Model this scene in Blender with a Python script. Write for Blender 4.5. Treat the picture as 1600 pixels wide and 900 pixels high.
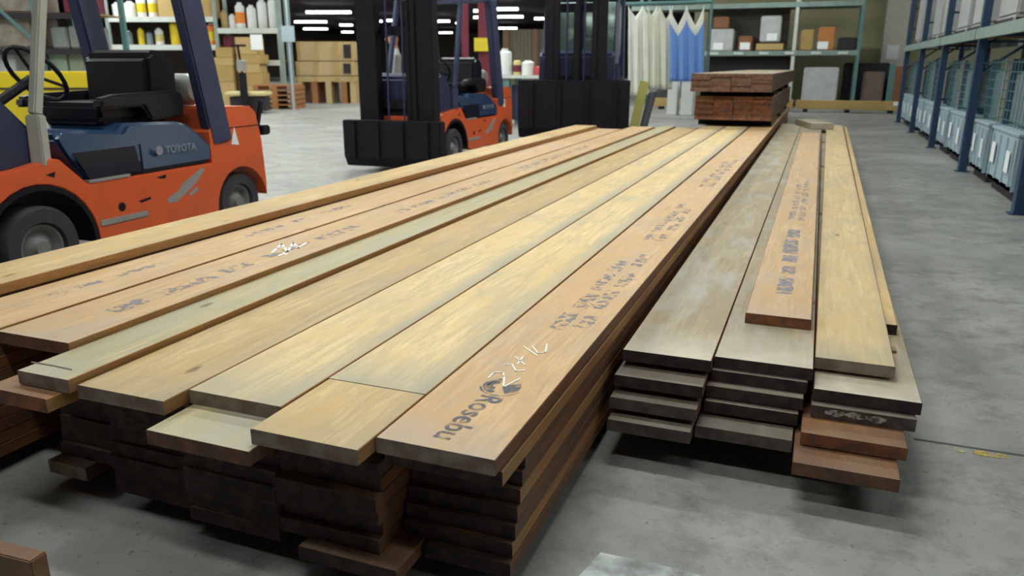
import bpy, bmesh, math, random
from mathutils import Vector, Matrix
random.seed(7)
PI = math.pi
S = bpy.context.scene
COL = S.collection
for o in list(bpy.data.objects): bpy.data.objects.remove(o)

# ------------------------------------------------------------------ camera
F_PX = 1200.0; VX, VY = 1287.0, 102.0; CAM_H = 1.18
PITCH = math.atan((450-VY)/F_PX); SP, CP = math.sin(PITCH), math.cos(PITCH)
YAW = math.atan2((VX-800)/F_PX, CP+(450-VY)/F_PX*SP); SY, CY = math.sin(YAW), math.cos(YAW)
cam_data = bpy.data.cameras.new('camera')
cam_data.sensor_width = 36.0; cam_data.lens = 36.0*F_PX/1600
cam_data.clip_start = 0.05; cam_data.clip_end = 300
cam_data.dof.use_dof = True; cam_data.dof.focus_distance = 2.1; cam_data.dof.aperture_fstop = 4.5
cam = bpy.data.objects.new('camera', cam_data); COL.objects.link(cam)
cam.location = (0, 0, CAM_H); cam.rotation_euler = (PI/2-PITCH, 0, YAW)
S.camera = cam

# ------------------------------------------------------------------ world, exposure, big lights
w = bpy.data.worlds.new('world'); S.world = w; w.use_nodes = True
w.node_tree.nodes['Background'].inputs[0].default_value = (0.55, 0.6, 0.65, 1)
w.node_tree.nodes['Background'].inputs[1].default_value = 0.15
S.view_settings.view_transform = 'Standard'; S.view_settings.look = 'None'
S.view_settings.gamma = 1.0; S.view_settings.use_curve_mapping = False
S.view_settings.exposure = -0.12
CEIL = 5.2
LIGHT_ROWS = [(x, y) for y in (0.5, 3.6, 8.0, 12.5, 17.0, 22.0) for x in (-19.0, -12.5, -6.5, -1.2, 3.6)]
LIGHT_W = 100.0
def light_power(x, y):
    return LIGHT_W*(0.55 if y < 1 else 1.05 if y < 5 else 1.15)*(1.5 if x < -4 else 0.4 if x > 2 else 1.0)*(0.6 if (y > 15 and x > -4) else 1.0)
for (x, y) in LIGHT_ROWS:
    ld = bpy.data.lights.new('fluorescent_glow', 'AREA'); ld.shape = 'RECTANGLE'; ld.size = 2.4; ld.size_y = 0.3
    ld.energy = light_power(x, y); ld.color = (0.95, 1.0, 0.94)
    lo = bpy.data.objects.new('fluorescent_glow', ld); COL.objects.link(lo); lo.location = (x, y, CEIL-0.42)
for (x, y) in [(-36, 45), (-24, 45), (-12, 45), (-44, 66), (-30, 66), (-16, 66), (-28, 30), (-40, 30), (-16, 32)]:
    ld = bpy.data.lights.new('fluorescent_glow', 'AREA'); ld.shape = 'RECTANGLE'; ld.size = 5; ld.size_y = 0.6
    ld.energy = 260; ld.color = (0.95, 1.0, 0.94)
    lo = bpy.data.objects.new('fluorescent_glow', ld); COL.objects.link(lo); lo.location = (x, y, CEIL-0.42)

# ------------------------------------------------------------------ pixel -> place helpers
def ray(x, y):
    a = (x-800)/F_PX; b = (y-450)/F_PX
    dn = b*CP+SP; fw = CP-b*SP
    return Vector((a*CY-fw*SY, a*SY+fw*CY, -dn))
def at_z(x, y, z):
    r = ray(x, y); return Vector((0, 0, CAM_H)) + r*((z-CAM_H)/r.z)
def at_y(x, y, Y):
    r = ray(x, y); return Vector((0, 0, CAM_H)) + r*(Y/r.y)
def at_d(x, y, d):
    r = ray(x, y); return Vector((0, 0, CAM_H)) + r*(d/(-r.x*SY+r.y*CY))

# ------------------------------------------------------------------ materials
def newmat(name):
    m = bpy.data.materials.new(name); m.use_nodes = True
    nt = m.node_tree; b = nt.nodes['Principled BSDF']
    return m, nt, b
def N(nt, t, **kw):
    n = nt.nodes.new(t)
    for k, v in kw.items():
        if hasattr(n, k): setattr(n, k, v)
        else: n.inputs[k].default_value = v
    return n
def mixc(nt, fac, a, b, mode='MIX'):
    n = nt.nodes.new('ShaderNodeMix'); n.data_type = 'RGBA'; n.blend_type = mode
    for sock, v in ((n.inputs[0], fac), (n.inputs[6], a), (n.inputs[7], b)):
        if hasattr(v, 'links'): nt.links.new(v, sock)
        else: sock.default_value = v if not isinstance(v, tuple) or len(v) == 4 else (*v, 1)
    return n.outputs[2]
def ramp(nt, src, p0, p1, c0=(0, 0, 0, 1), c1=(1, 1, 1, 1)):
    r = nt.nodes.new('ShaderNodeValToRGB'); r.color_ramp.elements[0].position = p0; r.color_ramp.elements[1].position = p1
    r.color_ramp.elements[0].color = c0; r.color_ramp.elements[1].color = c1
    nt.links.new(src, r.inputs[0]); return r.outputs[0]
_pm = {}
def paint(name, col, rough=0.5, metal=0.0, dirt=0.25, dirtcol=None, scale=6.0, coat=0.0):
    if name in _pm: return _pm[name]
    m, nt, b = newmat(name)
    tc = N(nt, 'ShaderNodeTexCoord')
    n = N(nt, 'ShaderNodeTexNoise'); n.inputs['Scale'].default_value = scale; n.inputs['Detail'].default_value = 5
    nt.links.new(tc.outputs['Object'], n.inputs['Vector'])
    f = ramp(nt, n.outputs[0], 0.45, 0.75)
    d = dirtcol or tuple(c*0.45 for c in col)
    mm = nt.nodes.new('ShaderNodeMath'); mm.operation = 'MULTIPLY'; mm.inputs[1].default_value = dirt; nt.links.new(f, mm.inputs[0])
    nt.links.new(mixc(nt, mm.outputs[0], col, d), b.inputs['Base Color'])
    b.inputs['Roughness'].default_value = rough; b.inputs['Metallic'].default_value = metal
    b.inputs['Coat Weight'].default_value = coat
    _pm[name] = m; return m
def glow(name, col, strength):
    m, nt, b = newmat(name); b.inputs['Base Color'].default_value = (*col, 1)
    b.inputs['Emission Color'].default_value = (*col, 1); b.inputs['Emission Strength'].default_value = strength
    return m
def mulf(nt, src, k):
    m_ = nt.nodes.new('ShaderNodeMath'); m_.operation = 'MULTIPLY'; m_.inputs[1].default_value = k; nt.links.new(src, m_.inputs[0]); return m_.outputs[0]
def wood(name, base, dark, grey, greyamt=0.35, rough=0.6, knots=True, edge=0.0, endcol=None, endlen=0.16, endmix=0.75):
    """long grain along local Y; origin at the plank's near left corner"""
    m, nt, b = newmat(name)
    tc = N(nt, 'ShaderNodeTexCoord'); oi = N(nt, 'ShaderNodeObjectInfo')
    sc = nt.nodes.new('ShaderNodeVectorMath'); sc.operation = 'MULTIPLY'; sc.inputs[1].default_value = (37, 91, 13)
    cmb = nt.nodes.new('ShaderNodeCombineXYZ')
    for i in range(3): nt.links.new(oi.outputs['Random'], cmb.inputs[i])
    nt.links.new(cmb.outputs[0], sc.inputs[0])
    ad = nt.nodes.new('ShaderNodeVectorMath'); ad.operation = 'ADD'
    nt.links.new(tc.outputs['Object'], ad.inputs[0]); nt.links.new(sc.outputs[0], ad.inputs[1])
    def noise(scale_xyz, detail=4, rgh=0.55, dist=0.0):
        mp = nt.nodes.new('ShaderNodeMapping'); mp.inputs['Scale'].default_value = scale_xyz
        nt.links.new(ad.outputs[0], mp.inputs['Vector'])
        n = nt.nodes.new('ShaderNodeTexNoise'); n.inputs['Scale'].default_value = 1; n.inputs['Detail'].default_value = detail
        n.inputs['Roughness'].default_value = rgh; n.inputs['Distortion'].default_value = dist
        nt.links.new(mp.outputs[0], n.inputs['Vector']); return n.outputs[0]
    grain = ramp(nt, noise((30, 2.0, 30), 6, 0.7, 1.2), 0.40, 0.62)
    broad = ramp(nt, noise((6, 1.6, 6), 5, 0.65, 1.0), 0.42, 0.60)
    pat = ramp(nt, noise((7, 2.2, 7), 4, 0.6, 0.2), 0.5, 0.68)
    c = mixc(nt, grain, base, tuple(0.72*v for v in base))
    c2 = mixc(nt, broad, c, dark)
    c2 = mixc(nt, mulf(nt, ramp(nt, noise((13, 4.5, 13), 6, 0.75, 0.6), 0.50, 0.68), 0.5), c2, tuple(0.55*a_+0.25*g_ for a_, g_ in zip(dark, grey)))
    mh = nt.nodes.new('ShaderNodeMath'); mh.operation = 'MULTIPLY'; mh.inputs[1].default_value = greyamt; nt.links.new(pat, mh.inputs[0])
    c3 = mixc(nt, mh.outputs[0], c2, grey)
    # weathered first hand's breadth at the near end
    sep = nt.nodes.new('ShaderNodeSeparateXYZ'); nt.links.new(tc.outputs['Object'], sep.inputs[0])
    ew = nt.nodes.new('ShaderNodeMapRange'); ew.inputs[1].default_value = 0.0; ew.inputs[2].default_value = endlen; ew.inputs[3].default_value = endmix; ew.inputs[4].default_value = 0.0
    nt.links.new(sep.outputs[1], ew.inputs[0])
    em = nt.nodes.new('ShaderNodeMath'); em.operation = 'MULTIPLY'; nt.links.new(ew.outputs[0], em.inputs[0]); nt.links.new(noise((9, 7, 9), 3), em.inputs[1])
    em.use_clamp = True
    c4 = mixc(nt, em.outputs[0], c3, endcol or grey)
    if edge > 0:
        er = nt.nodes.new('ShaderNodeMapRange'); er.inputs[1].default_value = 0.2; er.inputs[2].default_value = 0.27; er.inputs[3].default_value = 0.0; er.inputs[4].default_value = edge*1.6
        nt.links.new(sep.outputs[0], er.inputs[0])
        e2 = nt.nodes.new('ShaderNodeMath'); e2.operation = 'MULTIPLY'; nt.links.new(er.outputs[0], e2.inputs[0]); nt.links.new(noise((6, 1.1, 6), 3), e2.inputs[1])
        c4 = mixc(nt, e2.outputs[0], c4, grey)
    if knots:
        mp = nt.nodes.new('ShaderNodeMapping'); mp.inputs['Scale'].default_value = (5.2, 1.9, 0.01)
        nt.links.new(ad.outputs[0], mp.inputs['Vector'])
        v = nt.nodes.new('ShaderNodeTexVoronoi'); v.inputs['Scale'].default_value = 1; nt.links.new(mp.outputs[0], v.inputs['Vector'])
        k = ramp(nt, v.outputs['Distance'], 0.035, 0.075, (1, 1, 1, 1), (0, 0, 0, 1))
        vs = nt.nodes.new('ShaderNodeSeparateColor'); nt.links.new(v.outputs['Color'], vs.inputs[0])
        kk = nt.nodes.new('ShaderNodeMath'); kk.operation = 'GREATER_THAN'; kk.inputs[1].default_value = 0.4; nt.links.new(vs.outputs[0], kk.inputs[0])
        km = nt.nodes.new('ShaderNodeMath'); km.operation = 'MULTIPLY'; nt.links.new(k, km.inputs[0]); nt.links.new(kk.outputs[0], km.inputs[1])
        k3 = nt.nodes.new('ShaderNodeMath'); k3.operation = 'MULTIPLY'; k3.inputs[1].default_value = 0.75; nt.links.new(km.outputs[0], k3.inputs[0])
        c4 = mixc(nt, k3.outputs[0], c4, (0.13, 0.07, 0.03))
    # board to board tone
    hs = nt.nodes.new('ShaderNodeHueSaturation'); mr = nt.nodes.new('ShaderNodeMapRange')
    mr.inputs[3].default_value = 0.88; mr.inputs[4].default_value = 1.1; nt.links.new(oi.outputs['Random'], mr.inputs[0])
    nt.links.new(mr.outputs[0], hs.inputs['Value']); nt.links.new(c4, hs.inputs['Color'])
    nt.links.new(hs.outputs[0], b.inputs['Base Color'])
    b.inputs['Roughness'].default_value = rough; b.inputs['Specular IOR Level'].default_value = 0.35
    bp = nt.nodes.new('ShaderNodeBump'); bp.inputs['Strength'].default_value = 0.12; bp.inputs['Distance'].default_value = 0.004
    nt.links.new(grain, bp.inputs['Height']); nt.links.new(bp.outputs[0], b.inputs['Normal'])
    return m
def endgrain(name, a, bcol):
    m, nt, b = newmat(name)
    tc = N(nt, 'ShaderNodeTexCoord'); oi = N(nt, 'ShaderNodeObjectInfo')
    n = nt.nodes.new('ShaderNodeTexNoise'); n.noise_dimensions = '4D'; n.inputs['Scale'].default_value = 22; n.inputs['Detail'].default_value = 4
    mm = nt.nodes.new('ShaderNodeMath'); mm.operation = 'MULTIPLY'; mm.inputs[1].default_value = 40; nt.links.new(oi.outputs['Random'], mm.inputs[0])
    nt.links.new(mm.outputs[0], n.inputs['W']); nt.links.new(tc.outputs['Object'], n.inputs['Vector'])
    nt.links.new(mixc(nt, ramp(nt, n.outputs[0], 0.38, 0.62), a, bcol), b.inputs['Base Color'])
    b.inputs['Roughness'].default_value = 0.85
    return m
W_GOLD = wood('golden_board', (0.74, 0.52, 0.26), (0.62, 0.41, 0.18), (0.38, 0.33, 0.23), 0.45, edge=0.5)
W_PALE = wood('pale_board', (0.78, 0.59, 0.32), (0.69, 0.49, 0.24), (0.40, 0.36, 0.27), 0.4, edge=1.1, endlen=0.24, endmix=1.3)
W_PINK = wood('pinkish_board', (0.70, 0.46, 0.25), (0.60, 0.38, 0.19), (0.46, 0.39, 0.34), 0.4)
W_GREY = wood('weathered_greenish_board', (0.56, 0.47, 0.27), (0.47, 0.40, 0.24), (0.42, 0.41, 0.34), 0.7)
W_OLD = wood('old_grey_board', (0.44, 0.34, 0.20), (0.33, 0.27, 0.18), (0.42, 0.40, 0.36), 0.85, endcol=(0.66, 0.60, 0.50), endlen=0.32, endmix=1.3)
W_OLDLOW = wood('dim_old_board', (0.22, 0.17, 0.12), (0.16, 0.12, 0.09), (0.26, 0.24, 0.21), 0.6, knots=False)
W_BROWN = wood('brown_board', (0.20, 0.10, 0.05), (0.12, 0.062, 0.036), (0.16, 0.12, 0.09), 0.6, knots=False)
W_ORANGE = wood('rusty_board', (0.32, 0.14, 0.05), (0.18, 0.085, 0.045), (0.2, 0.15, 0.11), 0.5, knots=False)
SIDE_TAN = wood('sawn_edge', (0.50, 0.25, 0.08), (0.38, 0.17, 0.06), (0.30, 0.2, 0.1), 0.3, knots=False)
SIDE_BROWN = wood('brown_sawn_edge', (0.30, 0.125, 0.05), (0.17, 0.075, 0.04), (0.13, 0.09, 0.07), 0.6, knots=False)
END_GREY = endgrain('grey_end_grain', (0.30, 0.255, 0.205), (0.20, 0.145, 0.115))
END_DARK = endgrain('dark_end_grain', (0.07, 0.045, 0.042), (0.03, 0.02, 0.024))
END_BROWN = endgrain('brown_end_grain', (0.22, 0.105, 0.06), (0.11, 0.065, 0.05))
END_RUST = endgrain('rusty_end_grain', (0.32, 0.12, 0.045), (0.13, 0.07, 0.055))

ORANGE = paint('orange_paint', (0.78, 0.125, 0.035), 0.38, dirt=0.35, dirtcol=(0.35, 0.12, 0.07), scale=5)
DARKFRONT = paint('near_black_hood_tone', (0.010, 0.014, 0.03), 0.3)
BLUEHOOD = paint('navy_plastic', (0.018, 0.045, 0.105), 0.25, dirt=0.2)
DARKBLUE = paint('dark_blue_steel', (0.025, 0.035, 0.085), 0.4)
PILLAR = paint('slate_blue_steel', (0.045, 0.055, 0.12), 0.45, dirt=0.3)
PALEPOLE = paint('pale_grey_steel', (0.42, 0.42, 0.38), 0.5)
BLACK = paint('black_steel', (0.008, 0.007, 0.012), 0.65, dirt=0.3, dirtcol=(0.02, 0.018, 0.028))
BLACK.node_tree.nodes['Principled BSDF'].inputs['Specular IOR Level'].default_value = 0.25
VINYL = paint('black_vinyl', (0.009, 0.009, 0.014), 0.42)
RUBBER = paint('rubber', (0.035, 0.035, 0.045), 0.8, dirt=0.5, dirtcol=(0.09, 0.09, 0.095))
RIM = paint('dusty_rim', (0.2, 0.2, 0.2), 0.6)
SCUFF = paint('scuffed_bare_metal', (0.33, 0.31, 0.29), 0.6)
WHITE = paint('white_plastic', (0.75, 0.77, 0.76), 0.5, dirt=0.1)
LABELW = paint('white_label', (0.9, 0.93, 0.95), 0.5, dirt=0.03)
YELLOW = paint('yellow_paint', (0.72, 0.56, 0.02), 0.45, dirt=0.1)
YELLOW2 = paint('dull_yellow', (0.62, 0.52, 0.2), 0.6)
TEAL = paint('teal_steel', (0.10, 0.22, 0.22), 0.5, dirt=0.3)
TEALBEAM = paint('teal_beam', (0.24, 0.32, 0.30), 0.5, dirt=0.4)
RACKBLUE = paint('blue_rack_steel', (0.02, 0.05, 0.11), 0.45, dirt=0.3)
SHELFWHITE = paint('whitish_shelf_beam', (0.62, 0.66, 0.62), 0.55)
CARTON = paint('tan_carton', (0.52, 0.36, 0.15), 0.8, dirt=0.3, scale=3)
CARTON2 = paint('ochre_carton', (0.46, 0.31, 0.11), 0.8, dirt=0.4, scale=3)
CRATE = paint('pale_plywood', (0.58, 0.43, 0.22), 0.8, dirt=0.3, scale=2)
PALLETW = paint('pallet_wood', (0.33, 0.21, 0.10), 0.85, dirt=0.5)
ORPALLET = paint('reddish_pallet_wood', (0.38, 0.16, 0.06), 0.85, dirt=0.4)
WRAP = paint('cloudy_stretch_wrap', (0.50, 0.51, 0.52), 0.35, dirt=0.5, dirtcol=(0.3, 0.3, 0.31), scale=4)
BINBLUE = paint('pale_blue_bin', (0.36, 0.47, 0.54), 0.5, dirt=0.3, dirtcol=(0.25, 0.33, 0.38), scale=3)
BINGREY = paint('grey_crate', (0.20, 0.26, 0.28), 0.5, dirt=0.5, scale=4)
RED = paint('red_paint', (0.55, 0.05, 0.05), 0.5)
MAROON = paint('maroon_steel', (0.16, 0.015, 0.035), 0.6)
ORPLAS = paint('orange_plastic', (0.85, 0.25, 0.03), 0.5)
BROWNSTUFF = paint('brown_goods', (0.25, 0.11, 0.05), 0.8, dirt=0.5, scale=5)
DARKSTUFF = paint('dark_goods_and_shade', (0.03, 0.025, 0.03), 0.8, dirt=0.4)
BLUEJUG = paint('blue_plastic', (0.03, 0.05, 0.4), 0.4)
BEIGE = paint('beige_wall_sheet', (0.46, 0.42, 0.32), 0.8, dirt=0.2)
TUBE = glow('fluorescent_tube', (0.9, 1.0, 0.92), 9.0)
INK = None

def mk_ink(name, col, lo, hi, scale):
    m, nt, b = newmat(name)
    tc = N(nt, 'ShaderNodeTexCoord'); n = nt.nodes.new('ShaderNodeTexNoise'); n.inputs['Scale'].default_value = scale; n.inputs['Detail'].default_value = 3
    nt.links.new(tc.outputs['Object'], n.inputs['Vector'])
    nt.links.new(ramp(nt, n.outputs[0], lo, hi), b.inputs['Alpha'])
    b.inputs['Base Color'].default_value = (*col, 1); b.inputs['Roughness'].default_value = 0.8
    return m
INK = mk_ink('blue_grey_ink', (0.13, 0.14, 0.17), 0.3, 0.62, 30)
INKFAINT = mk_ink('faint_blue_grey_ink', (0.24, 0.24, 0.29), 0.46, 0.66, 38)
CHALK = mk_ink('white_chalk', (0.92, 0.9, 0.84), 0.05, 0.3, 60)
m, nt, b = newmat('cab_glass'); b.inputs['Transmission Weight'].default_value = 0.85; b.inputs['Roughness'].default_value = 0.12
b.inputs['Base Color'].default_value = (0.45, 0.62, 0.55, 1); b.inputs['Alpha'].default_value = 0.75; GLASS = m

# concrete floor
def concrete():
    m, nt, b = newmat('worn_concrete')
    tc = N(nt, 'ShaderNodeTexCoord')
    def noise(s, d=6, r=0.6):
        n = nt.nodes.new('ShaderNodeTexNoise'); n.inputs['Scale'].default_value = s; n.inputs['Detail'].default_value = d; n.inputs['Roughness'].default_value = r
        nt.links.new(tc.outputs['Object'], n.inputs['Vector']); return n.outputs[0]
    c = mixc(nt, ramp(nt, noise(1.6), 0.35, 0.7), (0.33, 0.33, 0.315), (0.22, 0.22, 0.21))
    c = mixc(nt, ramp(nt, noise(7, 6, 0.75), 0.46, 0.68), c, (0.17, 0.17, 0.16))
    c = mixc(nt, ramp(nt, noise(0.5, 3), 0.5, 0.75), c, (0.40, 0.40, 0.39))
    c = mixc(nt, ramp(nt, noise(45, 3), 0.62, 0.75), c, (0.14, 0.14, 0.14))
    nt.links.new(c, b.inputs['Base Color'])
    nt.links.new(ramp(nt, noise(3), 0.3, 0.7, (0.34, 0.34, 0.34, 1), (0.6, 0.6, 0.6, 1)), b.inputs['Roughness'])
    bp = nt.nodes.new('ShaderNodeBump'); bp.inputs['Strength'].default_value = 0.08; nt.links.new(noise(30), bp.inputs['Height']); nt.links.new(bp.outputs[0], b.inputs['Normal'])
    return m
CONC = concrete()

# ------------------------------------------------------------------ mesh helpers
class MB:
    def __init__(s): s.v = []; s.f = []; s.m = []
    def add(s, verts, faces, mat=0):
        k = len(s.v); s.v += [tuple(v) for v in verts]
        for f in faces: s.f.append(tuple(k+i for i in f)); s.m.append(mat if isinstance(mat, int) else 0)
    def box(s, c, d, rot=None, mat=0):
        hx, hy, hz = d[0]/2, d[1]/2, d[2]/2
        vs = [Vector((x*hx, y*hy, z*hz)) for x in (-1, 1) for y in (-1, 1) for z in (-1, 1)]
        if rot is not None: vs = [rot @ v for v in vs]
        vs = [v+Vector(c) for v in vs]
        s.add(vs, [(0, 1, 3, 2), (4, 6, 7, 5), (0, 4, 5, 1), (2, 3, 7, 6), (0, 2, 6, 4), (1, 5, 7, 3)], mat)
    def bar(s, p0, p1, w, h, mat=0, up=Vector((0, 0, 1))):
        p0, p1 = Vector(p0), Vector(p1); d = (p1-p0).normalized()
        u = d.cross(up)
        if u.length < 1e-3: u = d.cross(Vector((0, 1, 0)))
        u.normalize(); v = u.cross(d)
        vs = [p+u*a*w/2+v*b_*h/2 for p in (p0, p1) for a, b_ in ((-1, -1), (1, -1), (1, 1), (-1, 1))]
        s.add(vs, [(0, 1, 2, 3), (7, 6, 5, 4)]+[(i, i+4, (i+1) % 4+4, (i+1) % 4) for i in range(4)], mat)
    def tube(s, pts, r, n=8, mat=0, cap=True):
        pts = [Vector(p) for p in pts]; k0 = len(s.v); rings = []
        rr = r if isinstance(r, (list, tuple)) else [r]*len(pts)
        for i, p in enumerate(pts):
            d = (pts[min(i+1, len(pts)-1)]-pts[max(i-1, 0)]).normalized()
            u = d.cross(Vector((0, 0, 1)))
            if u.length < 1e-3: u = Vector((1, 0, 0))
            u.normalize(); v = d.cross(u)
            rings.append([p+(u*math.cos(2*PI*j/n)+v*math.sin(2*PI*j/n))*rr[i] for j in range(n)])
        vs = [v for r_ in rings for v in r_]; fs = []
        for i in range(len(pts)-1):
            for j in range(n): fs.append((i*n+j, i*n+(j+1) % n, (i+1)*n+(j+1) % n, (i+1)*n+j))
        if cap: fs.append(tuple(range(n))[::-1]); fs.append(tuple((len(pts)-1)*n+j for j in range(n)))
        s.add(vs, fs, mat)
    def prism(s, prof, x0, x1, mat=0):                 # profile in (y,z), extruded along x
        n = len(prof)
        vs = [(x0, y, z) for y, z in prof]+[(x1, y, z) for y, z in prof]
        s.add(vs, [tuple(range(n)), tuple(range(2*n-1, n-1, -1))]+[(i, i+n, (i+1) % n+n, (i+1) % n) for i in range(n)], mat)
    def lathe(s, prof, c, axis='z', n=20, mat=0):       # profile (r, h)
        vs = []; c = Vector(c)
        for r, h in prof:
            for j in range(n):
                a = 2*PI*j/n; p = (r*math.cos(a), r*math.sin(a), h)
                if axis == 'x': p = (h, p[0], p[1])
                if axis == 'y': p = (p[0], h, p[1])
                vs.append(c+Vector(p))
        fs = []
        for i in range(len(prof)-1):
            for j in range(n): fs.append((i*n+j, i*n+(j+1) % n, (i+1)*n+(j+1) % n, (i+1)*n+j))
        if prof[0][0] > 1e-4: fs.append(tuple(range(n))[::-1])
        if prof[-1][0] > 1e-4: fs.append(tuple((len(prof)-1)*n+j for j in range(n)))
        s.add(vs, fs, mat)
    def build(s, name, mats, parent=None, loc=(0, 0, 0), rotz=0, bevel=0, smooth=False, recalc=True):
        me = bpy.data.meshes.new(name); me.from_pydata(s.v, [], s.f); me.update()
        if not isinstance(mats, (list, tuple)): mats = [mats]
        for m_ in mats: me.materials.append(m_)
        for p, i in zip(me.polygons, s.m): p.material_index = min(i, len(mats)-1)
        if recalc:
            bm = bmesh.new(); bm.from_mesh(me); bmesh.ops.recalc_face_normals(bm, faces=bm.faces)
            if bevel:
                es = [e for e in bm.edges if len(e.link_faces) == 2 and e.calc_face_angle() > 0.6]
                bmesh.ops.bevel(bm, geom=es, offset=bevel, segments=2, affect='EDGES', clamp_overlap=True)
            bm.to_mesh(me); bm.free()
        if smooth:
            for p in me.polygons: p.use_smooth = True
            try: me.set_sharp_from_angle(angle=0.7)
            except Exception: pass
        o = bpy.data.objects.new(name, me); COL.objects.link(o)
        o.location = loc; o.rotation_euler = (0, 0, rotz)
        if parent: o.parent = parent
        return o
def tag(o, label=None, cat=None, group=None, kind=None):
    if label: o['label'] = label
    if cat: o['category'] = cat
    if group: o['group'] = group
    if kind: o['kind'] = kind
    return o
def empty(name, loc, rotz=0, label=None, cat=None, group=None, scale=1):
    o = bpy.data.objects.new(name, None); COL.objects.link(o); o.location = loc; o.rotation_euler = (0, 0, rotz)
    o.scale = (scale,)*3; o.empty_display_size = 0.1
    return tag(o, label, cat, group)

# ------------------------------------------------------------------ setting
b = MB(); b.box((-27, 43, -0.05), (68, 104, 0.1)); f = b.build('floor', CONC); f['kind'] = 'structure'
CEILM = paint('dark_ceiling', (0.05, 0.025, 0.04), 0.9)
b = MB(); b.box((-27, 43, CEIL+0.1), (68, 104, 0.2)); f = b.build('ceiling', CEILM); f['kind'] = 'structure'
WALLM = paint('dull_olive_wall', (0.40, 0.38, 0.24), 0.85, dirt=0.3, scale=0.8)
b = MB(); b.box((1.9, 27.1, CEIL/2), (12.0, 0.2, CEIL)); b.build('wall_back', WALLM)['kind'] = 'structure'
b = MB(); b.box((5.6, 10, CEIL/2), (0.2, 36, CEIL)); b.build('wall_right', paint('grey_wall', (0.25, 0.28, 0.3), 0.85))['kind'] = 'structure'
FARW = paint('far_wall', (0.30, 0.24, 0.20), 0.9, dirt=0.4, scale=0.3)
b = MB(); b.box((-27, 94, CEIL/2), (68, 0.2, CEIL)); b.build('wall_far', FARW)['kind'] = 'structure'
b = MB(); b.box((-60, 43, CEIL/2), (0.2, 104, CEIL)); b.build('wall_left', FARW)['kind'] = 'structure'
b = MB(); b.box((-27, -8.0, CEIL/2), (68, 0.2, CEIL)); b.build('wall_front', FARW)['kind'] = 'structure'
# cut joint and paint scraps on the slab
b = MB(); b.box((3.1, 2.61, 0.0006), (5.4, 0.012, 0.001)); b.build('trim_1', paint('joint_filler', (0.09, 0.09, 0.09), 0.9))['kind'] = 'structure'
def blotch(name, pts, z, mat):
    bb = MB(); n = len(pts)
    bb.add([(x, y, z) for x, y in pts]+[(x, y, 0.0002) for x, y in pts], [tuple(range(n)), tuple(range(2*n-1, n-1, -1))]+[(i, i+n, (i+1) % n+n, (i+1) % n) for i in range(n)])
    return bb.build(name, mat)
def blob(cx, cy, rx, ry, n=14, jag=0.2):
    return [(cx+rx*math.cos(2*PI*i/n)*(1+random.uniform(-jag, jag)), cy+ry*math.sin(2*PI*i/n)*(1+random.uniform(-jag, jag))) for i in range(n)]
YPAINT = mk_ink('worn_yellow_floor_paint', (0.62, 0.47, 0.12), 0.35, 0.6, 25)
p = at_z(1548, 711, 0); tag(blotch('paint_scrap', blob(p.x, p.y, 0.055, 0.02), 0.002, YPAINT), 'scrap of worn yellow floor paint nearest the right edge, beside the slab joint', 'floor marking')
p = at_z(1500, 703, 0); tag(blotch('paint_scrap', blob(p.x, p.y, 0.04, 0.022), 0.002, mk_ink('faded_yellow_floor_paint', (0.5, 0.5, 0.25), 0.5, 0.7, 25)), 'fainter yellow paint scrap on the floor, nearer the lumber pile', 'floor marking')
PATCH = mk_ink('pale_floor_tone', (0.62, 0.66, 0.66), 0.3, 0.55, 9)  # paler tone over part of the slab, broken up by noise
tag(blotch('pale_floor_patch', [(-0.42, 1.1), (-0.43, 1.5), (-0.40, 1.64), (-0.27, 1.645), (-0.16, 1.64), (-0.05, 1.62), (-0.08, 1.4), (-0.1, 1.1)], 0.0015, PATCH),
    'pale patch on the floor at the bottom edge of the photo', 'floor patch')

# ------------------------------------------------------------------ planks
def plank(name, x0, x1, y0, y1, ztop, th=0.038, mats=None, skew=0.0, parent=None, ch=0.002, rough_end=False):
    """a board with chamfered long edges; origin at its near left bottom corner"""
    wd = x1-x0; L = y1-y0
    t, sd, en = mats
    prof = [(ch, 0), (wd-ch, 0), (wd, ch), (wd, th-ch), (wd-ch, th), (ch, th), (0, th-ch), (0, ch)]
    ys = [0, L]
    vs = [(x, y, z) for y in ys for x, z in prof]
    n = 8
    fs = [tuple(range(n))[::-1], tuple(range(n, 2*n))]; ms = [2, 2]
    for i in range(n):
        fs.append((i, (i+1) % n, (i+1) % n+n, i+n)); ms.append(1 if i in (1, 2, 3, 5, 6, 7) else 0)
    me = bpy.data.meshes.new(name); me.from_pydata(vs, [], [f_[::-1] for f_ in fs]); me.update()
    for m_ in (t, sd, en): me.materials.append(m_)
    for p_, i in zip(me.polygons, ms): p_.material_index = i
    bm = bmesh.new(); bm.from_mesh(me); bmesh.ops.recalc_face_normals(bm, faces=bm.faces); bm.to_mesh(me); bm.free()
    o = bpy.data.objects.new(name, me); COL.objects.link(o)
    o.location = (x0, y0, ztop-th); o.rotation_euler = (0, 0, -skew)
    if parent: o.parent = parent
    return o
def child_flat(parent, name, polys, mat, z):
    """flat print lying on a plank: polygons in world x,y"""
    bb = MB()
    for pg in polys: bb.add([(x, y, z) for x, y in pg], [tuple(range(len(pg)))])
    o = bb.build(name, mat, recalc=False)
    for p_ in o.data.polygons:
        if p_.normal.z < 0: p_.flip()
    o.parent = parent
    M = Matrix.Translation(parent.location) @ parent.rotation_euler.to_matrix().to_4x4()
    o.matrix_parent_inverse = M.inverted()
    return o
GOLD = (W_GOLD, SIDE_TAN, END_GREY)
WIDE = 'planks on top of the wide lumber pile'
A = {}
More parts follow.
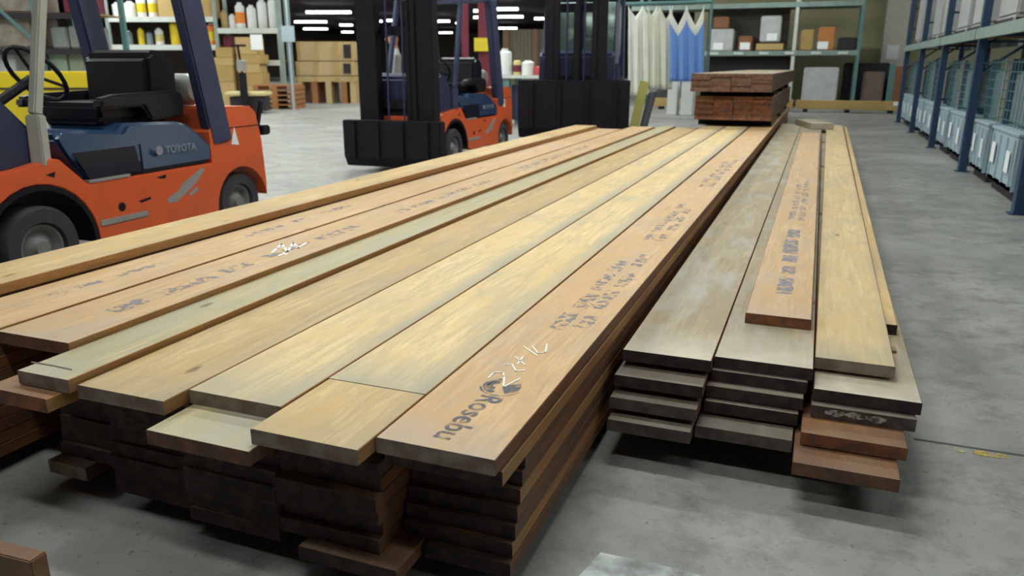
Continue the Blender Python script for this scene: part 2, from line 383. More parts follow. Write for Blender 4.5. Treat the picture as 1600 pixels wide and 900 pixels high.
def top(key, x0, x1, y0, y1, z, mats, label, skew=0.0, **kw):
    o = plank('plank', x0, x1, y0, y1, z, mats=mats, skew=skew, **kw); tag(o, label, 'plank', WIDE); A[key] = o; return o
ZA = 0.392
top('b1', -0.838, -0.552, 1.322, 16.4, ZA, (W_PINK, SIDE_BROWN, END_GREY), 'top plank on the right edge of the wide pile, stamped and marked 22x12 in chalk', 0.0012)
top('b2s', -1.124, -0.842, 1.255, 1.563, ZA, GOLD, 'short cut-off plank end in the top row left of the chalk-marked plank')
top('b2', -1.128, -0.842, 1.567, 16.2, ZA, (W_PALE, SIDE_TAN, END_GREY), 'long golden top plank butting against the short cut-off piece', -0.001)
top('b3', -1.414, -1.132, 1.375, 16.3, ZA, (W_PALE, SIDE_TAN, END_GREY), 'golden top plank with a grey weathered near end and grey right margin', -0.002)
top('b4', -1.704, -1.418, 1.295, 10.45, ZA, (W_GOLD, SIDE_TAN, END_GREY), 'golden top plank whose near end overhangs left of the stub, greenish right edge', -0.003)
top('b5', -1.895, -1.712, 1.278, 10.4, 0.41, (W_GREY, SIDE_TAN, END_GREY), 'grey-green weathered top plank with a split across its near end', -0.003)
top('b6', -2.185, -1.898, 1.437, 9.9, 0.430, (W_PINK, SIDE_TAN, END_BROWN), 'tan stamped plank lying slightly proud, with white chalk smear, left of the grey-green plank', -0.003)
top('b7', -2.50, -2.203, 1.15, 9.4, 0.430, (W_PINK, SIDE_TAN, END_GREY), 'tan plank with faint stamps between the raised left plank and the chalk-smeared one', -0.003)
top('b8', -2.80, -2.525, 1.25, 9.35, 0.468, (W_GOLD, SIDE_TAN, END_GREY), 'raised leftmost plank of the wide pile, with its sawn edge showing', 0.0)
# split line across the weathered plank's end
s5 = child_flat(A['b5'], 'split', [[(at_z(*q, 0.41).x, at_z(*q, 0.41).y) for q in [(48, 567), (80, 572), (112, 579), (113, 577), (80, 570), (50, 565)]]], paint('dark_split', (0.12, 0.1, 0.08), 0.9), 0.4107)
ordn = ['bottom', 'second', 'third', 'fourth', 'fifth', 'sixth', 'seventh', 'eighth', 'ninth', 'tenth']
cols = [('first', -0.838, -0.552), ('second', -1.124, -0.842), ('third', -1.412, -1.13), ('fourth', -1.702, -1.418), ('fifth', -1.962, -1.708), ('sixth', -2.47, -2.18), ('seventh', -2.82, -2.525)]
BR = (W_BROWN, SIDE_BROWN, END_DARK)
LOW = 'planks in the lower rows of the wide lumber pile'
special = {(0, 8): (-0.832, -0.546, 1.345), (2, 8): (-1.405, -1.105, 1.222), (1, 8): (-1.098, -0.842, 1.40), (1, 1): (-1.045, -0.780, 1.285), (0, 1): (-0.77, -0.550, 1.40),
           (4, 8): (-1.965, -1.745, 1.235), (4, 1): (-1.966, -1.82, 1.365), (3, 8): (-1.702, -1.418, 1.36)}
for ci, (cn, x0, x1) in enumerate(cols):
    nl = {5: 9, 6: 10}.get(ci, 8)
    th = 0.0400 if ci == 4 else 0.038
    for k in range(1, nl+1):
        a, c_ = x0+random.uniform(-0.001, 0.004), x1-random.uniform(-0.001, 0.004)
        y0 = (0, 1.325, 1.335, 1.355, 1.41)[ci]+random.uniform(-0.012, 0.02) if ci < 5 else random.uniform(1.05, 1.25)
        if ci == 0: y0 = 1.405+0.016*(k-1); c_ = x1-0.001+0.001*(k % 2)
        if (ci, k) in special: a, c_, y0 = special[(ci, k)]
        if ci == 6 and k == 10: a, c_ = -2.80, -2.532
        y1 = (16.3 if ci < 3 else 9.6 if ci > 4 else 10.3)+random.uniform(-0.1, 0.1)
        mats = BR
        if (ci, k) == (2, 8): mats = (W_GREY, SIDE_BROWN, END_BROWN)
        if (ci, k) == (4, 8): mats = (W_ORANGE, SIDE_TAN, END_RUST)
        if (ci, k) == (4, 1): mats = (W_BROWN, SIDE_BROWN, END_GREY)
        if (ci, k) == (0, 8): mats = (W_BROWN, SIDE_TAN, END_DARK)
        if ci == 0 and k in (2, 5): mats = (W_ORANGE, SIDE_TAN, END_DARK)
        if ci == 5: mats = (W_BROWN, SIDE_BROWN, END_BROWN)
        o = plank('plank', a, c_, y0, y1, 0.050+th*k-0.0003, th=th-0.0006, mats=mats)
        if (ci, k) == (2, 8): lab = 'stub plank with grey top jutting out below the top row, third column from the right'
        elif (ci, k) == (4, 8): lab = 'rusty plank end just under the grey-green plank with the split end'
        elif (ci, k) == (4, 1): lab = 'narrow plank stub jutting from the bottom row at the wide pile\'s left'
        elif (ci, k) == (1, 1): lab = 'bottom row plank jutting forward near the middle of the wide pile'
        else: lab = 'dark plank of the wide pile, %s row from the floor, %s column from the right' % (ordn[k-1], cn)
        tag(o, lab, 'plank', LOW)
# bearers under the wide pile
for i, y in enumerate((2.9, 4.6, 6.3, 8.4, 10.0, 12.0, 14.0, 15.8)):
    b = MB(); xl = -2.85 if y < 9 else (-2.0 if y < 10.1 else -1.5); b.box((( xl-0.62)/2, y, 0.0248), (-0.62-xl, 0.089, 0.0495))
    tag(b.build('bearer', DARKSTUFF, bevel=0.003), 'squared timber bearer under the wide lumber pile, %s from the near end' % (ordn+['x'])[i].replace('bottom', 'first'), 'timber', 'bearers under the wide pile')

# writing on the chalk-marked plank
ztop = ZA+0.0008
def text_polys(txt, size, origin, direction, up, squeeze=1.0):
    cu = bpy.data.curves.new('lettering', 'FONT'); cu.body = txt; cu.size = size; cu.resolution_u = 3; cu.offset = size*0.018
    to = bpy.data.objects.new('lettering', cu); COL.objects.link(to)
    dg = bpy.context.evaluated_depsgraph_get(); me = bpy.data.meshes.new_from_object(to.evaluated_get(dg))
    vs = [v.co.copy() for v in me.vertices]; out = []
    for p_ in me.polygons:
        out.append([tuple(Vector(origin)+Vector(direction)*vs[i].x*squeeze+Vector(up)*vs[i].y) for i in p_.vertices])
    bpy.data.objects.remove(to); bpy.data.curves.remove(cu); bpy.data.meshes.remove(me)
    return out
A_SK = Vector((0.02, -1)).normalized()
polys = text_polys('Rosebu', 0.085, (-0.708, 1.622), (-0.05, -1.0), (1, -0.05), 1.0)
# emblem: a disc of curved bars
def arc(c, r0, r1, a0, a1, n=10):
    pts = [(c[0]+r1*math.cos(a0+(a1-a0)*i/n), c[1]+r1*math.sin(a0+(a1-a0)*i/n)) for i in range(n+1)]
    return pts+[(c[0]+r0*math.cos(a1+(a0-a1)*i/n), c[1]+r0*math.sin(a1+(a0-a1)*i/n)) for i in range(n+1)]
ec = (-0.683, 1.682)
emb = [arc(ec, 0.0, 0.05, -PI*0.5+0.5, PI*0.5-0.9), arc(ec, 0.034, 0.05, PI*0.62, PI*1.45), arc((ec[0]-0.012, ec[1]), 0.012, 0.028, PI*0.5, PI*1.5)]
emb += [arc((ec[0]+0.002, ec[1]-0.004), 0.052, 0.058, PI*1.1, PI*1.9)]
o = child_flat(A['b1'], 'ink_stamp', polys+emb, INK, ztop); o['label'] = 'blue-grey mill stamp: round emblem and lettering'; o['kind'] = 'stuff'
def ribbon(pix, wd, z):
    pts = [Vector((at_z(x, y, z).x, at_z(x, y, z).y)) for x, y in pix]; out = []
    for a_, b_ in zip(pts[:-1], pts[1:]):
        d = (b_-a_).normalized(); n_ = Vector((-d.y, d.x))*wd/2; a2, b2 = a_-d*wd*0.3, b_+d*wd*0.3
        out.append([tuple(a2+n_), tuple(a2-n_), tuple(b2-n_), tuple(b2+n_)])
    return out
def c4(x, y): return (560+x*440/1165, 420+y*340/900)
ch = []
for st in ([(538, 452), (560, 430), (598, 428), (604, 446), (600, 490), (668, 455)], [(606, 398), (634, 394), (652, 424), (686, 412)][:3]+[(688, 420)],
           [(648, 364), (690, 398)], [(682, 364), (658, 396)], [(684, 322), (742, 362)], [(718, 318), (734, 312), (772, 350), (778, 314)][:1]+[(716, 318), (744, 350), (774, 346), (780, 312)]):
    ch += ribbon([c4(*q) for q in st], 0.005, ZA)
o = child_flat(A['b1'], 'chalk_writing', ch, CHALK, ztop+0.0006); o['label'] = 'white chalk figures 22x12'; o['kind'] = 'stuff'
# worn, unreadable printing further along several planks
def scribble(parent, x, y0, y1, wd, z, rows=2, dens=1.0, mat=None, skew=0.0):
    out = []; rr = random.Random(int(y0*100)+int(-x*100))
    for r_ in range(rows):
        y = y0+rr.uniform(0, 0.1)
        while y < y1:
            l = rr.uniform(0.12, 0.34)
            cx = x+(r_-(rows-1)/2)*wd/rows+rr.uniform(-0.006, 0.006); h = wd/rows*rr.uniform(0.36, 0.46); n = 12; up = []; dn = []
            for k in range(n+1):
                t = k/n; yy = y+l*t; up.append((cx+h*rr.uniform(0.75, 1.05), yy)); dn.append((cx-h*rr.uniform(0.75, 1.05), yy))
            out.append(up+dn[::-1])
            y += l+rr.uniform(0.03, 0.12)/dens
    o_ = child_flat(parent, 'ink_stamp', out, mat or INKFAINT, z); o_['label'] = 'worn unreadable printing'; o_['kind'] = 'stuff'
scribble(A['b1'], -0.66, 2.15, 3.1, 0.13, ztop, 2)
scribble(A['b1'], -0.66, 3.5, 4.5, 0.12, ztop, 2)
scribble(A['b1'], -0.66, 5.2, 6.8, 0.12, ztop, 2, 1.2)
scribble(A['b6'], -2.03, 1.62, 3.0, 0.075, 0.4308, 1, 1.1)
scribble(A['b6'], -2.03, 3.5, 4.6, 0.07, 0.4308, 1)
scribble(A['b6'], -2.05, 5.4, 7.2, 0.08, 0.4308, 2)
scribble(A['b7'], -2.36, 1.7, 2.3, 0.05, 0.4308, 1)
scribble(A['b7'], -2.38, 2.7, 3.4, 0.06, 0.4308, 1)
ch = []
for st in ([(425, 395), (440, 382), (448, 392)], [(432, 388), (470, 385)], [(446, 398), (458, 380), (466, 388), (478, 380)], [(436, 400), (452, 392)]):
    ch += ribbon(st, 0.012, 0.43)
o = child_flat(A['b6'], 'chalk_writing', ch, CHALK, 0.4314); o['label'] = 'smeared white chalk mark'; o['kind'] = 'stuff'

# ------------------------------------------------------------------ right-hand pile
NARW = 'planks of the narrow grey lumber pile'
def nb(x0, x1, y0, y1, z, mats, label, group=NARW, skew=0.0, **kw):
    o = plank('plank', x0, x1, y0, y1, z, mats=mats, skew=skew, **kw); tag(o, label, 'plank', group); return o
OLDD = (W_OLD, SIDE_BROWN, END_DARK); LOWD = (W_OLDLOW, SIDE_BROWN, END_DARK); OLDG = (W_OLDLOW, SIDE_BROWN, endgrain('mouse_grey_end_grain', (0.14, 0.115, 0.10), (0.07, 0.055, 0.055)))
# left column, resting on thin laths
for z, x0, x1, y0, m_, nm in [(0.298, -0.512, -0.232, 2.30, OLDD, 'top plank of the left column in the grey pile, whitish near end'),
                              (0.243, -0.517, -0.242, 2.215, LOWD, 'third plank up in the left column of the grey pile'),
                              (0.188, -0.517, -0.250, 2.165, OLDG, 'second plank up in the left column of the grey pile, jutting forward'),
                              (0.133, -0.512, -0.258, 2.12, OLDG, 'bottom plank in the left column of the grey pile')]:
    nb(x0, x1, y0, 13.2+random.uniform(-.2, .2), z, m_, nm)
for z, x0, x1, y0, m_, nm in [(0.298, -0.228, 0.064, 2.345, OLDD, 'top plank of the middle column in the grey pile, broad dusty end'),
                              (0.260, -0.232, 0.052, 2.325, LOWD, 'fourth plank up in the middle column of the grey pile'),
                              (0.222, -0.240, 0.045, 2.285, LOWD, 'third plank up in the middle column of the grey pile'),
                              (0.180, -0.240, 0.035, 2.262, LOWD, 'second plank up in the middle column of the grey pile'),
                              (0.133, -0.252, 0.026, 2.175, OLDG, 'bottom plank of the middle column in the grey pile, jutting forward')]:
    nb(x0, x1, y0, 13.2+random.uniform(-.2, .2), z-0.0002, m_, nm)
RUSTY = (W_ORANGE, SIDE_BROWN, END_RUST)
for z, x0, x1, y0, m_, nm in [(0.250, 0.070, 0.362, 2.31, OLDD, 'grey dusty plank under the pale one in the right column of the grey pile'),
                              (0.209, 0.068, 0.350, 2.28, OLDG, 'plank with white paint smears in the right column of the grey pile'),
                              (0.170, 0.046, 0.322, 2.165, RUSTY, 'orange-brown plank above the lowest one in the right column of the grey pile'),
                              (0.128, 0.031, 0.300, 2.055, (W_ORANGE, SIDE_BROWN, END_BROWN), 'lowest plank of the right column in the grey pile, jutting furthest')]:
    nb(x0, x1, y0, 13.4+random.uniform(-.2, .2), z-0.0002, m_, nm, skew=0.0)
PL2 = 'pale planks on top of the grey pile'
P1 = nb(0.068, 0.297, 2.455, 13.0, 0.298, (W_PALE, SIDE_TAN, END_GREY), 'pale yellow plank lying on top of the right column of the grey pile', PL2, 0.006)
P2 = nb(-0.170, 0.050, 2.72, 10.9, 0.336, (W_PINK, SIDE_BROWN, END_RUST), 'stamped pinkish plank on top of the middle column, set back from the end', PL2, -0.0005)
P3 = nb(0.300, 0.340, 2.92, 12.9, 0.288, (W_GOLD, SIDE_TAN, END_DARK), 'narrow strip of timber along the right edge beside the pale yellow plank', PL2, 0.008)
scribble(P2, -0.055, 3.0, 4.1, 0.08, 0.3368, 1, 1.3, mk_ink('grey_ink', (0.25, 0.25, 0.31), 0.36, 0.6, 30))
scribble(P2, -0.055, 4.5, 6.0, 0.10, 0.3368, 2, 1.1)
for i, y in enumerate((2.62, 5.2, 7.8, 10.4, 12.6)):
    for z in (0.133, 0.188, 0.243):
        b = MB(); b.box((-0.382, y, z+0.0085), (0.25, 0.04, 0.0166))
        tag(b.build('lath', PALLETW), 'thin lath under the left column\'s %s plank, %s from the near end' % ({0.133: 'second', 0.188: 'third', 0.243: 'top'}[z], ordn[i].replace('bottom', 'first')), 'lath', 'laths between the left column planks')
    b = MB(); b.box((0.20, y+0.12, 0.2548), (0.25, 0.04, 0.009))
    tag(b.build('lath', PALLETW), 'thin lath under the pale yellow plank, %s from the near end' % ordn[i].replace('bottom', 'first'), 'lath', 'laths under the pale plank')
for i, y in enumerate((2.75, 5.4, 8.0, 10.6, 12.7)):
    b = MB(); b.box((-0.09, y, 0.0445), (0.86, 0.089, 0.089))
    tag(b.build('bearer', PALLETW, bevel=0.003), 'squared timber bearer under the grey pile, %s from the near end' % ordn[i].replace('bottom', 'first'), 'timber', 'bearers under the grey pile')
# off-cut lying on the far end of the grey pile
b = MB(); p = at_z(1290, 182, 0.34)
b.prism([(0, 0), (0.9, 0), (1.0, 0.05), (0.9, 0.085), (0, 0.085)], -0.16, 0.16)
tag(b.build('offcut', (W_OLD,), loc=(0.07, 12.0, 0.3362-0.037), rotz=0.25, bevel=0.004), 'thick offcut lying across the far end of the grey pile', 'timber')
# white paint smears
sm = [blob(0.16+0.05*i, 2.2885, 0.018, 0.01) for i in range(3)]
q = [o_ for o_ in bpy.data.objects if o_.get('label', '').startswith('plank with white paint smears')][0]
SMEAR = mk_ink('whitish_paint_smear', (0.6, 0.62, 0.6), 0.35, 0.6, 60)
for x, r_ in ((0.13, 0.03), (0.195, 0.034), (0.252, 0.026)):
    b = MB(); pts = blob(x, 0.193, r_, 0.010, 10, 0.3)
    b.add([(px_, 2.279, pz_) for px_, pz_ in pts], [tuple(range(10))]); o = b.build('paint_smear', SMEAR, recalc=False)
    o.parent = q; o.matrix_parent_inverse = (Matrix.Translation(q.location) @ q.rotation_euler.to_matrix().to_4x4()).inverted()
    o['label'] = 'whitish paint smear'

# chunk of timber at bottom left corner
b = MB(); b.prism([(0, 0), (0.044, 0), (0.044, 0.09), (0, 0.09)], -0.42, 0.0)
tag(b.build('timber_block', (W_ORANGE,), loc=(-1.575, 1.008, 0), rotz=0.06, bevel=0.003), 'short reddish timber block on the floor in the bottom left corner', 'timber')

# ------------------------------------------------------------------ stacked bundles on the far end of the wide pile
def bundle(z0, rows, y0, y1, x0, x1, label, mats, extra=0):
    e = empty('lumber_bundle', ((x0+x1)/2, y0, z0), 0, label, 'lumber bundle', 'bundles stacked on the far end of the wide pile')
    wd = (x1-x0)/4
    for k in range(rows):
        for c in range(4):
            j = random.uniform(-0.015, 0.02)
            plank('plank', x0+wd*c+0.002-(x0+x1)/2, x0+wd*(c+1)-0.002-(x0+x1)/2, j, y1-y0+random.uniform(-.1, .1), 0.038*(k+1), th=0.0376, mats=mats, parent=e)
    return e
bundle(0.481, 8, 10.75, 16.6, -1.56, -0.56, 'lower brown bundle of planks stacked on the far end of the wide pile', (W_BROWN, W_BROWN, END_RUST))
bundle(0.85, 6, 10.55, 19.5, -1.60, -0.58, 'upper brown bundle of planks with a pale dusty top', (W_OLD, W_BROWN, END_BROWN))
for i, y in enumerate((11.1, 13.4, 15.8)):
    for z, g in ((ZA, 'lower'), (0.7852, 'upper')):
        h = 0.0888 if g == 'lower' else 0.0646
        b = MB(); b.box((-1.06, y, z+h/2), (0.96, 0.089, h)); tag(b.build('bearer', BLACK), 'dark bearer under the %s brown bundle, %s from its near end' % (g, ('first', 'second', 'third')[i]), 'timber', 'bearers between the brown bundles')

# ------------------------------------------------------------------ forklifts
def wheel(name, parent, x, y, r, wd, ):
    b = MB(); b.lathe([(r*0.55, -wd/2), (r*0.9, -wd/2), (r, -wd/2+0.02), (r, wd/2-0.02), (r*0.93, wd/2), (r*0.62, wd/2), (r*0.58, wd/2-0.03), (r*0.55, -wd/2)], (x, y, r), 'x', 32)
    t = b.build(name, RUBBER, parent, smooth=True)
    s = 1 if x > 0 else -1
    b = MB(); b.lathe([(0.001, s*(wd/2-0.01)), (r*0.18, s*(wd/2-0.01)), (r*0.22, s*(wd/2-0.03)), (r*0.40, s*(wd/2-0.06)), (r*0.52, s*(wd/2-0.02)), (r*0.57, s*(wd/2-0.02)), (r*0.57, -s*wd/2*0.9), (0.001, -s*wd/2*0.9)], (x, y, r), 'x', 24)
    b.build('rim', RIM, t, smooth=True)
    return t
def arcpts(cy, cz, r, a0, a1, n=10):
    return [(cy+r*math.cos(a0+(a1-a0)*i/n), cz+r*math.sin(a0+(a1-a0)*i/n)) for i in range(n+1)]
def forklift(loc, rotz, label, scale=1.0, forks=True, wide_rail=False, pil=None, body=ORANGE, hood=BLUEHOOD, roof_z=1.98, wording=True, backrest=False, palepole=False, mast_h=2.5, cab=False, plate=(0.05, 0.58), plate_w=0.6):
    PILLAR = pil or globals()['PILLAR']
    R = empty('forklift', loc, rotz, label, 'forklift', scale=scale)
    # chassis
    prof = [(-0.335, 0.24), (-0.35, 0.60), (-0.30, 0.655), (-0.05, 0.665), (0.16, 0.70), (0.20, 0.69), (0.36, 0.535), (1.40, 0.535), (1.40, 0.17), (0.50, 0.17), (0.44, 0.19)]
    prof += arcpts(0.03, 0.22, 0.355, -0.05, PI-0.02, 14)
    b = MB(); b.prism(prof, -0.5, 0.5); b.build('chassis', body, R, bevel=0.012)
    # black wheel-arch liner
    b = MB()
    pr = arcpts(0.03, 0.22, 0.352, -0.05, PI-0.02, 14); pi = arcpts(0.03, 0.22, 0.325, PI-0.02, -0.05, 14); b.prism(pr+pi, -0.49, 0.503); b.build('wheel_arch', BLACK, R)
    # counterweight
    cw = [(1.405, 0.20), (1.405, 0.74), (1.50, 0.885), (1.56, 0.905), (1.86, 0.895), (1.92, 0.85), (1.965, 0.64), (1.98, 0.34), (1.975, 0.24)]
    cw += arcpts(1.70, 0.20, 0.275, 0.12, PI-0.02, 12)
    b = MB(); b.prism(cw, -0.48, 0.48); c = b.build('counterweight', body, R, bevel=0.03)
    b = MB(); b.box((0, 1.70, 0.755), (0.965, 0.5, 0.006)); b.build('seam', BLACK, c)
    # hood
    hp = [(0.37, 0.54), (0.30, 0.66), (0.26, 0.80), (0.32, 0.835), (0.72, 0.80), (0.80, 0.84), (1.22, 0.825), (1.30, 0.80), (1.43, 0.66), (1.40, 0.54)]
    b = MB(); n = len(hp)
    def hw(z): return 0.485 if z < 0.72 else 0.485-0.9*(z-0.72)
    b.add([(-hw(z), y, z) for y, z in hp]+[(hw(z), y, z) for y, z in hp], [tuple(range(n)), tuple(range(2*n-1, n-1, -1))]+[(i, i+n, (i+1) % n+n, (i+1) % n) for i in range(n)])
    h = b.build('hood', hood, R, bevel=0.025, smooth=True)
    b = MB(); b.box((0.4865, 0.78, 0.63), (0.006, 0.012, 0.18)); b.build('hood_seam', BLACK, h)
    b = MB(); pts = [(0.39, 0.555), (0.33, 0.66), (0.30, 0.715), (0.74, 0.715), (0.765, 0.56)]
    b.add([(0.4885, y, z) for y, z in pts]+[(0.480, y, z) for y, z in pts], [tuple(range(5)), tuple(range(9, 4, -1))]+[(i, i+5, (i+1) % 5+5, (i+1) % 5) for i in range(5)]); b.build('dark_hood_front', DARKFRONT, h)  # near-black tone over the front half of the hood side
    if wording:
        b = MB(); b.lathe([(0.001, 0), (0.028, 0), (0.028, 0.004), (0.001, 0.004)], (0.487, 0.93, 0.665), 'x', 16); q = b.build('emblem', paint('greyed_decal', (0.32, 0.28, 0.33), 0.5), h)
        vs = text_polys('TOYOTA', 0.066, (0, 0), (1, 0), (0, 1), 1.0)
        b = MB()
        for pg in vs: b.add([(0.489, 0.985+x, 0.642+y) for x, y in pg], [tuple(range(len(pg)))])
        b.build('lettering', paint('faded_grey_lettering', (0.26, 0.29, 0.33), 0.5), h, recalc=False)
    # step with bare metal lip
    b = MB(); b.box((0.36, 0.60, 0.29), (0.29, 0.30, 0.02)); b.box((0.5, 0.58, 0.30), (0.012, 0.36, 0.035)); b.build('step', SCUFF, R, bevel=0.004)
    b = MB(); b.box((0.44, 0.52, 0.545), (0.12, 0.30, 0.02)); b.build('floor_mat', SCUFF, R, bevel=0.004)
    # scuffs and sticker
    def patch(pts, nm, m_):
        bb = MB(); bb.add([(0.5015, y, z) for y, z in pts]+[(0.494, y, z) for y, z in pts], [tuple(range(len(pts))), tuple(range(2*len(pts)-1, len(pts)-1, -1))]); bb.build(nm, m_, R)
    if wording:
        patch([(1.08, 0.44), (1.28, 0.52), (1.30, 0.50), (1.20, 0.42), (1.02, 0.33), (0.94, 0.33), (0.93, 0.36), (1.04, 0.40)], 'scuff', SCUFF)
        patch([(1.12, 0.36), (1.20, 0.40), (1.23, 0.38), (1.15, 0.345)], 'scuff', SCUFF)
        patch([(0.70, 0.385), (0.80, 0.395), (0.80, 0.38), (0.72, 0.37)], 'scratch', BLACK); patch([(0.86, 0.505), (0.95, 0.515), (0.94, 0.49), (0.90, 0.495)], 'scratch', BLACK); patch([(0.10, 0.62), (0.16, 0.63), (0.15, 0.60)], 'scratch', BLACK)
        patch([(1.36, 0.30), (1.40, 0.42), (1.42, 0.44), (1.39, 0.29)][:4], 'scuff', SCUFF) if False else None
        patch(arcpts(0.57, 0.37, 0.028, 0, 2*PI, 10)[:-1], 'fuel_cap', BLACK)
        bb = MB(); pts = [(1.62, 0.64), (1.70, 0.63), (1.665, 0.76)]
        bb.add([(0.4835, y, z) for y, z in pts]+[(0.478, y, z) for y, z in pts], [(0, 1, 2), (5, 4, 3), (0, 3, 4, 1), (1, 4, 5, 2), (2, 5, 3, 0)]); bb.build('sticker', LABELW, c)
    # seat
    st = MB(); st.box((0, 0.99, 0.90), (0.50, 0.52, 0.12)); st.box((0, 1.05, 0.84), (0.46, 0.60, 0.08)); s_ = st.build('seat', VINYL, R, bevel=0.03, smooth=True)
    st = MB(); st.prism([(1.12, 0.90), (1.14, 1.24), (1.20, 1.28), (1.34, 1.27), (1.42, 1.20), (1.40, 0.90)], -0.27, 0.27); st.build('backrest', VINYL, s_, bevel=0.035, smooth=True)
    for sx in (-0.31, 0.31):
        st = MB(); st.prism([(0.66, 0.93), (0.68, 0.99), (0.80, 1.01), (1.30, 1.02), (1.36, 0.98), (1.34, 0.85), (1.05, 0.84), (1.0, 0.93)], sx-0.04, sx+0.04); st.build('armrest', VINYL, s_, bevel=0.015, smooth=True)
    b = MB(); b.lathe([(0.001, -0.25), (0.08, -0.24), (0.11, -0.19), (0.11, 0.19), (0.08, 0.24), (0.001, 0.25)], (0.0, 1.60, 1.015), 'x', 18); b.build('gas_cylinder', paint('pale_gas_cylinder', (0.42, 0.45, 0.42), 0.4), R, smooth=True)
    # cowl, column, wheel
    b = MB(); b.prism([(-0.30, 0.62), (-0.30, 1.04), (-0.20, 1.10), (-0.06, 1.06), (0.03, 0.96), (0.12, 0.86), (0.20, 0.66)], -0.44, 0.44); b.build('cowl', DARKBLUE, R, bevel=0.03, smooth=True)
    b = MB(); b.tube([(0, 0.05, 0.85), (0, 0.52, 1.10)], 0.03, 8); col_ = b.build('steering_column', BLACK, R)
    b = MB(); rw = 0.185; ang = 0.95
    ring = [Vector((rw*math.cos(t), 0.56+rw*math.sin(t)*math.cos(ang)*1.0, 1.13-rw*math.sin(t)*math.sin(ang))) for t in [2*PI*i/20 for i in range(21)]]
    b.tube(ring, 0.014, 6, cap=False)
    for t in (0.5, 2.6, 4.7): b.tube([(0, 0.55, 1.12), (rw*math.cos(t), 0.56+rw*math.sin(t)*math.cos(ang), 1.13-rw*math.sin(t)*math.sin(ang))], 0.01, 5)
    b.build('steering_wheel', BLACK, R, smooth=True)
    b = MB()
    for i in range(3): b.tube([(0.16+0.05*i, 0.0, 0.92), (0.17+0.05*i, 0.07, 1.06)], 0.008, 5); b.tube([(0.17+0.05*i, 0.07, 1.06), (0.172+0.05*i, 0.08, 1.09)], 0.016, 6)
    b.build('control_lever', BLACK, R)
    # overhead guard
    for s in (-1, 1):
        b = MB(); b.bar((s*0.46, 0.12, 0.66), (s*0.45, 0.14, 0.93), 0.07, 0.09); b.bar((s*0.45, 0.14, 0.93), (s*0.42, 0.42, roof_z), 0.05, 0.06)
        b.build('front_pillar', PALEPOLE if palepole and s > 0 else PILLAR, R, bevel=0.008)
        b = MB(); b.bar((s*0.45, 1.53, 0.66), (s*0.43, 1.31, roof_z), 0.09, 0.19); b.build('rear_pillar', PILLAR, R, bevel=0.012)
    b = MB(); b.box((0, 0.40, roof_z), (0.9, 0.06, 0.06)); b.box((0, 1.31, roof_z), (0.9, 0.10, 0.06))
    for s in (-1, 1): b.box((s*0.42, 0.86, roof_z), (0.06, 0.92, 0.06))
    g = b.build('overhead_guard', PILLAR, R, bevel=0.008)
    for i in range(6):
        b = MB(); b.box((-0.33+0.132*i, 0.82, roof_z), (0.025, 0.80, 0.03)); b.build('guard_bar', PILLAR, g)
    # wheels
    for s in (-1, 1):
        wheel('front_wheel', R, s*0.385, 0.04, 0.23, 0.20); wheel('rear_wheel', R, s*0.36, 1.71, 0.215, 0.17)
    # mast
    rxo, rwd = (0.375, 0.20) if wide_rail else (0.30, 0.11)
    for s in (-1, 1):
        b = MB(); b.bar((s*rxo, -0.40, 0.08), (s*rxo, -0.40, mast_h), rwd, 0.16, up=Vector((0, 1, 0)))
        b.bar((s*(rxo-rwd/2-0.03), -0.44, 0.08), (s*(rxo-rwd/2-0.03), -0.44, mast_h), 0.06, 0.12, up=Vector((0, 1, 0))); b.build('mast_rail', BLACK, R, bevel=0.006)
    for z in (0.75, 1.55, 2.3):
        if z < mast_h: b = MB(); b.box((0, -0.36, z), (0.56, 0.04, 0.10)); b.build('mast_crossbar', BLACK, R)
    b = MB(); cx_ = 0.16 if wide_rail else 0.02; b.tube([(cx_, -0.42, 0.15), (cx_, -0.42, mast_h*0.62)], 0.05, 12); b.tube([(cx_, -0.42, mast_h*0.62), (cx_, -0.42, mast_h*0.9)], 0.03, 12); b.build('lift_cylinder', BLACK, R, smooth=True)
    for s in (-1, 1):
        b = MB(); b.tube([(s*0.1, -0.47, 0.4), (s*0.1, -0.45, mast_h*0.8)], 0.012, 6); b.build('lift_chain', PILLAR, R)
    b = MB(); b.box((0, -0.32, 0.42), (0.62, 0.03, 0.62)); b.build('apron', BLACK, R)
    z0, z1 = plate
    b = MB(); b.prism([(-0.64, z0+0.12), (-0.64, z1), (-0.50, z1), (-0.50, z0+0.05), (-0.58, z0)], -plate_w, plate_w); cr = b.build('carriage', BLACK, R, bevel=0.01)
    for i in range(4):
        b = MB(); b.box((-plate_w*0.75+plate_w*0.5*i, -0.655, (z0+z1)/2+0.05), (0.04, 0.03, (z1-z0)*0.8)); b.build('carriage_rib', BLACK, cr, bevel=0.004)
    for s in ((-1, 1) if forks else ()):
        b = MB(); b.prism([(-0.66, 0.03), (-0.66, z1*0.9), (-0.70, z1*0.9), (-0.705, 0.065), (-1.55, 0.045), (-1.55, 0.03)], s*0.3-0.05, s*0.3+0.05); b.build('fork', BLACK, cr)
    if cab:
        for x0, x1 in ((-0.40, -0.02), (0.02, 0.40)):
            b = MB(); b.box(((x0+x1)/2, 0.30, 1.35), (x1-x0, 0.008, 0.62)); b.build('windscreen_pane', GLASS, R)
        b = MB(); b.box((0, 0.30, 1.02), (0.86, 0.04, 0.06)); b.box((0, 0.30, 1.69), (0.86, 0.04, 0.06)); b.box((0, 0.30, 1.35), (0.04, 0.04, 0.62))
        b.build('windscreen_frame', BLACK, R)
        b = MB(); b.box((0.45, 0.80, 1.35), (0.008, 0.7, 0.6)); b.build('side_pane', GLASS, R)
    return R
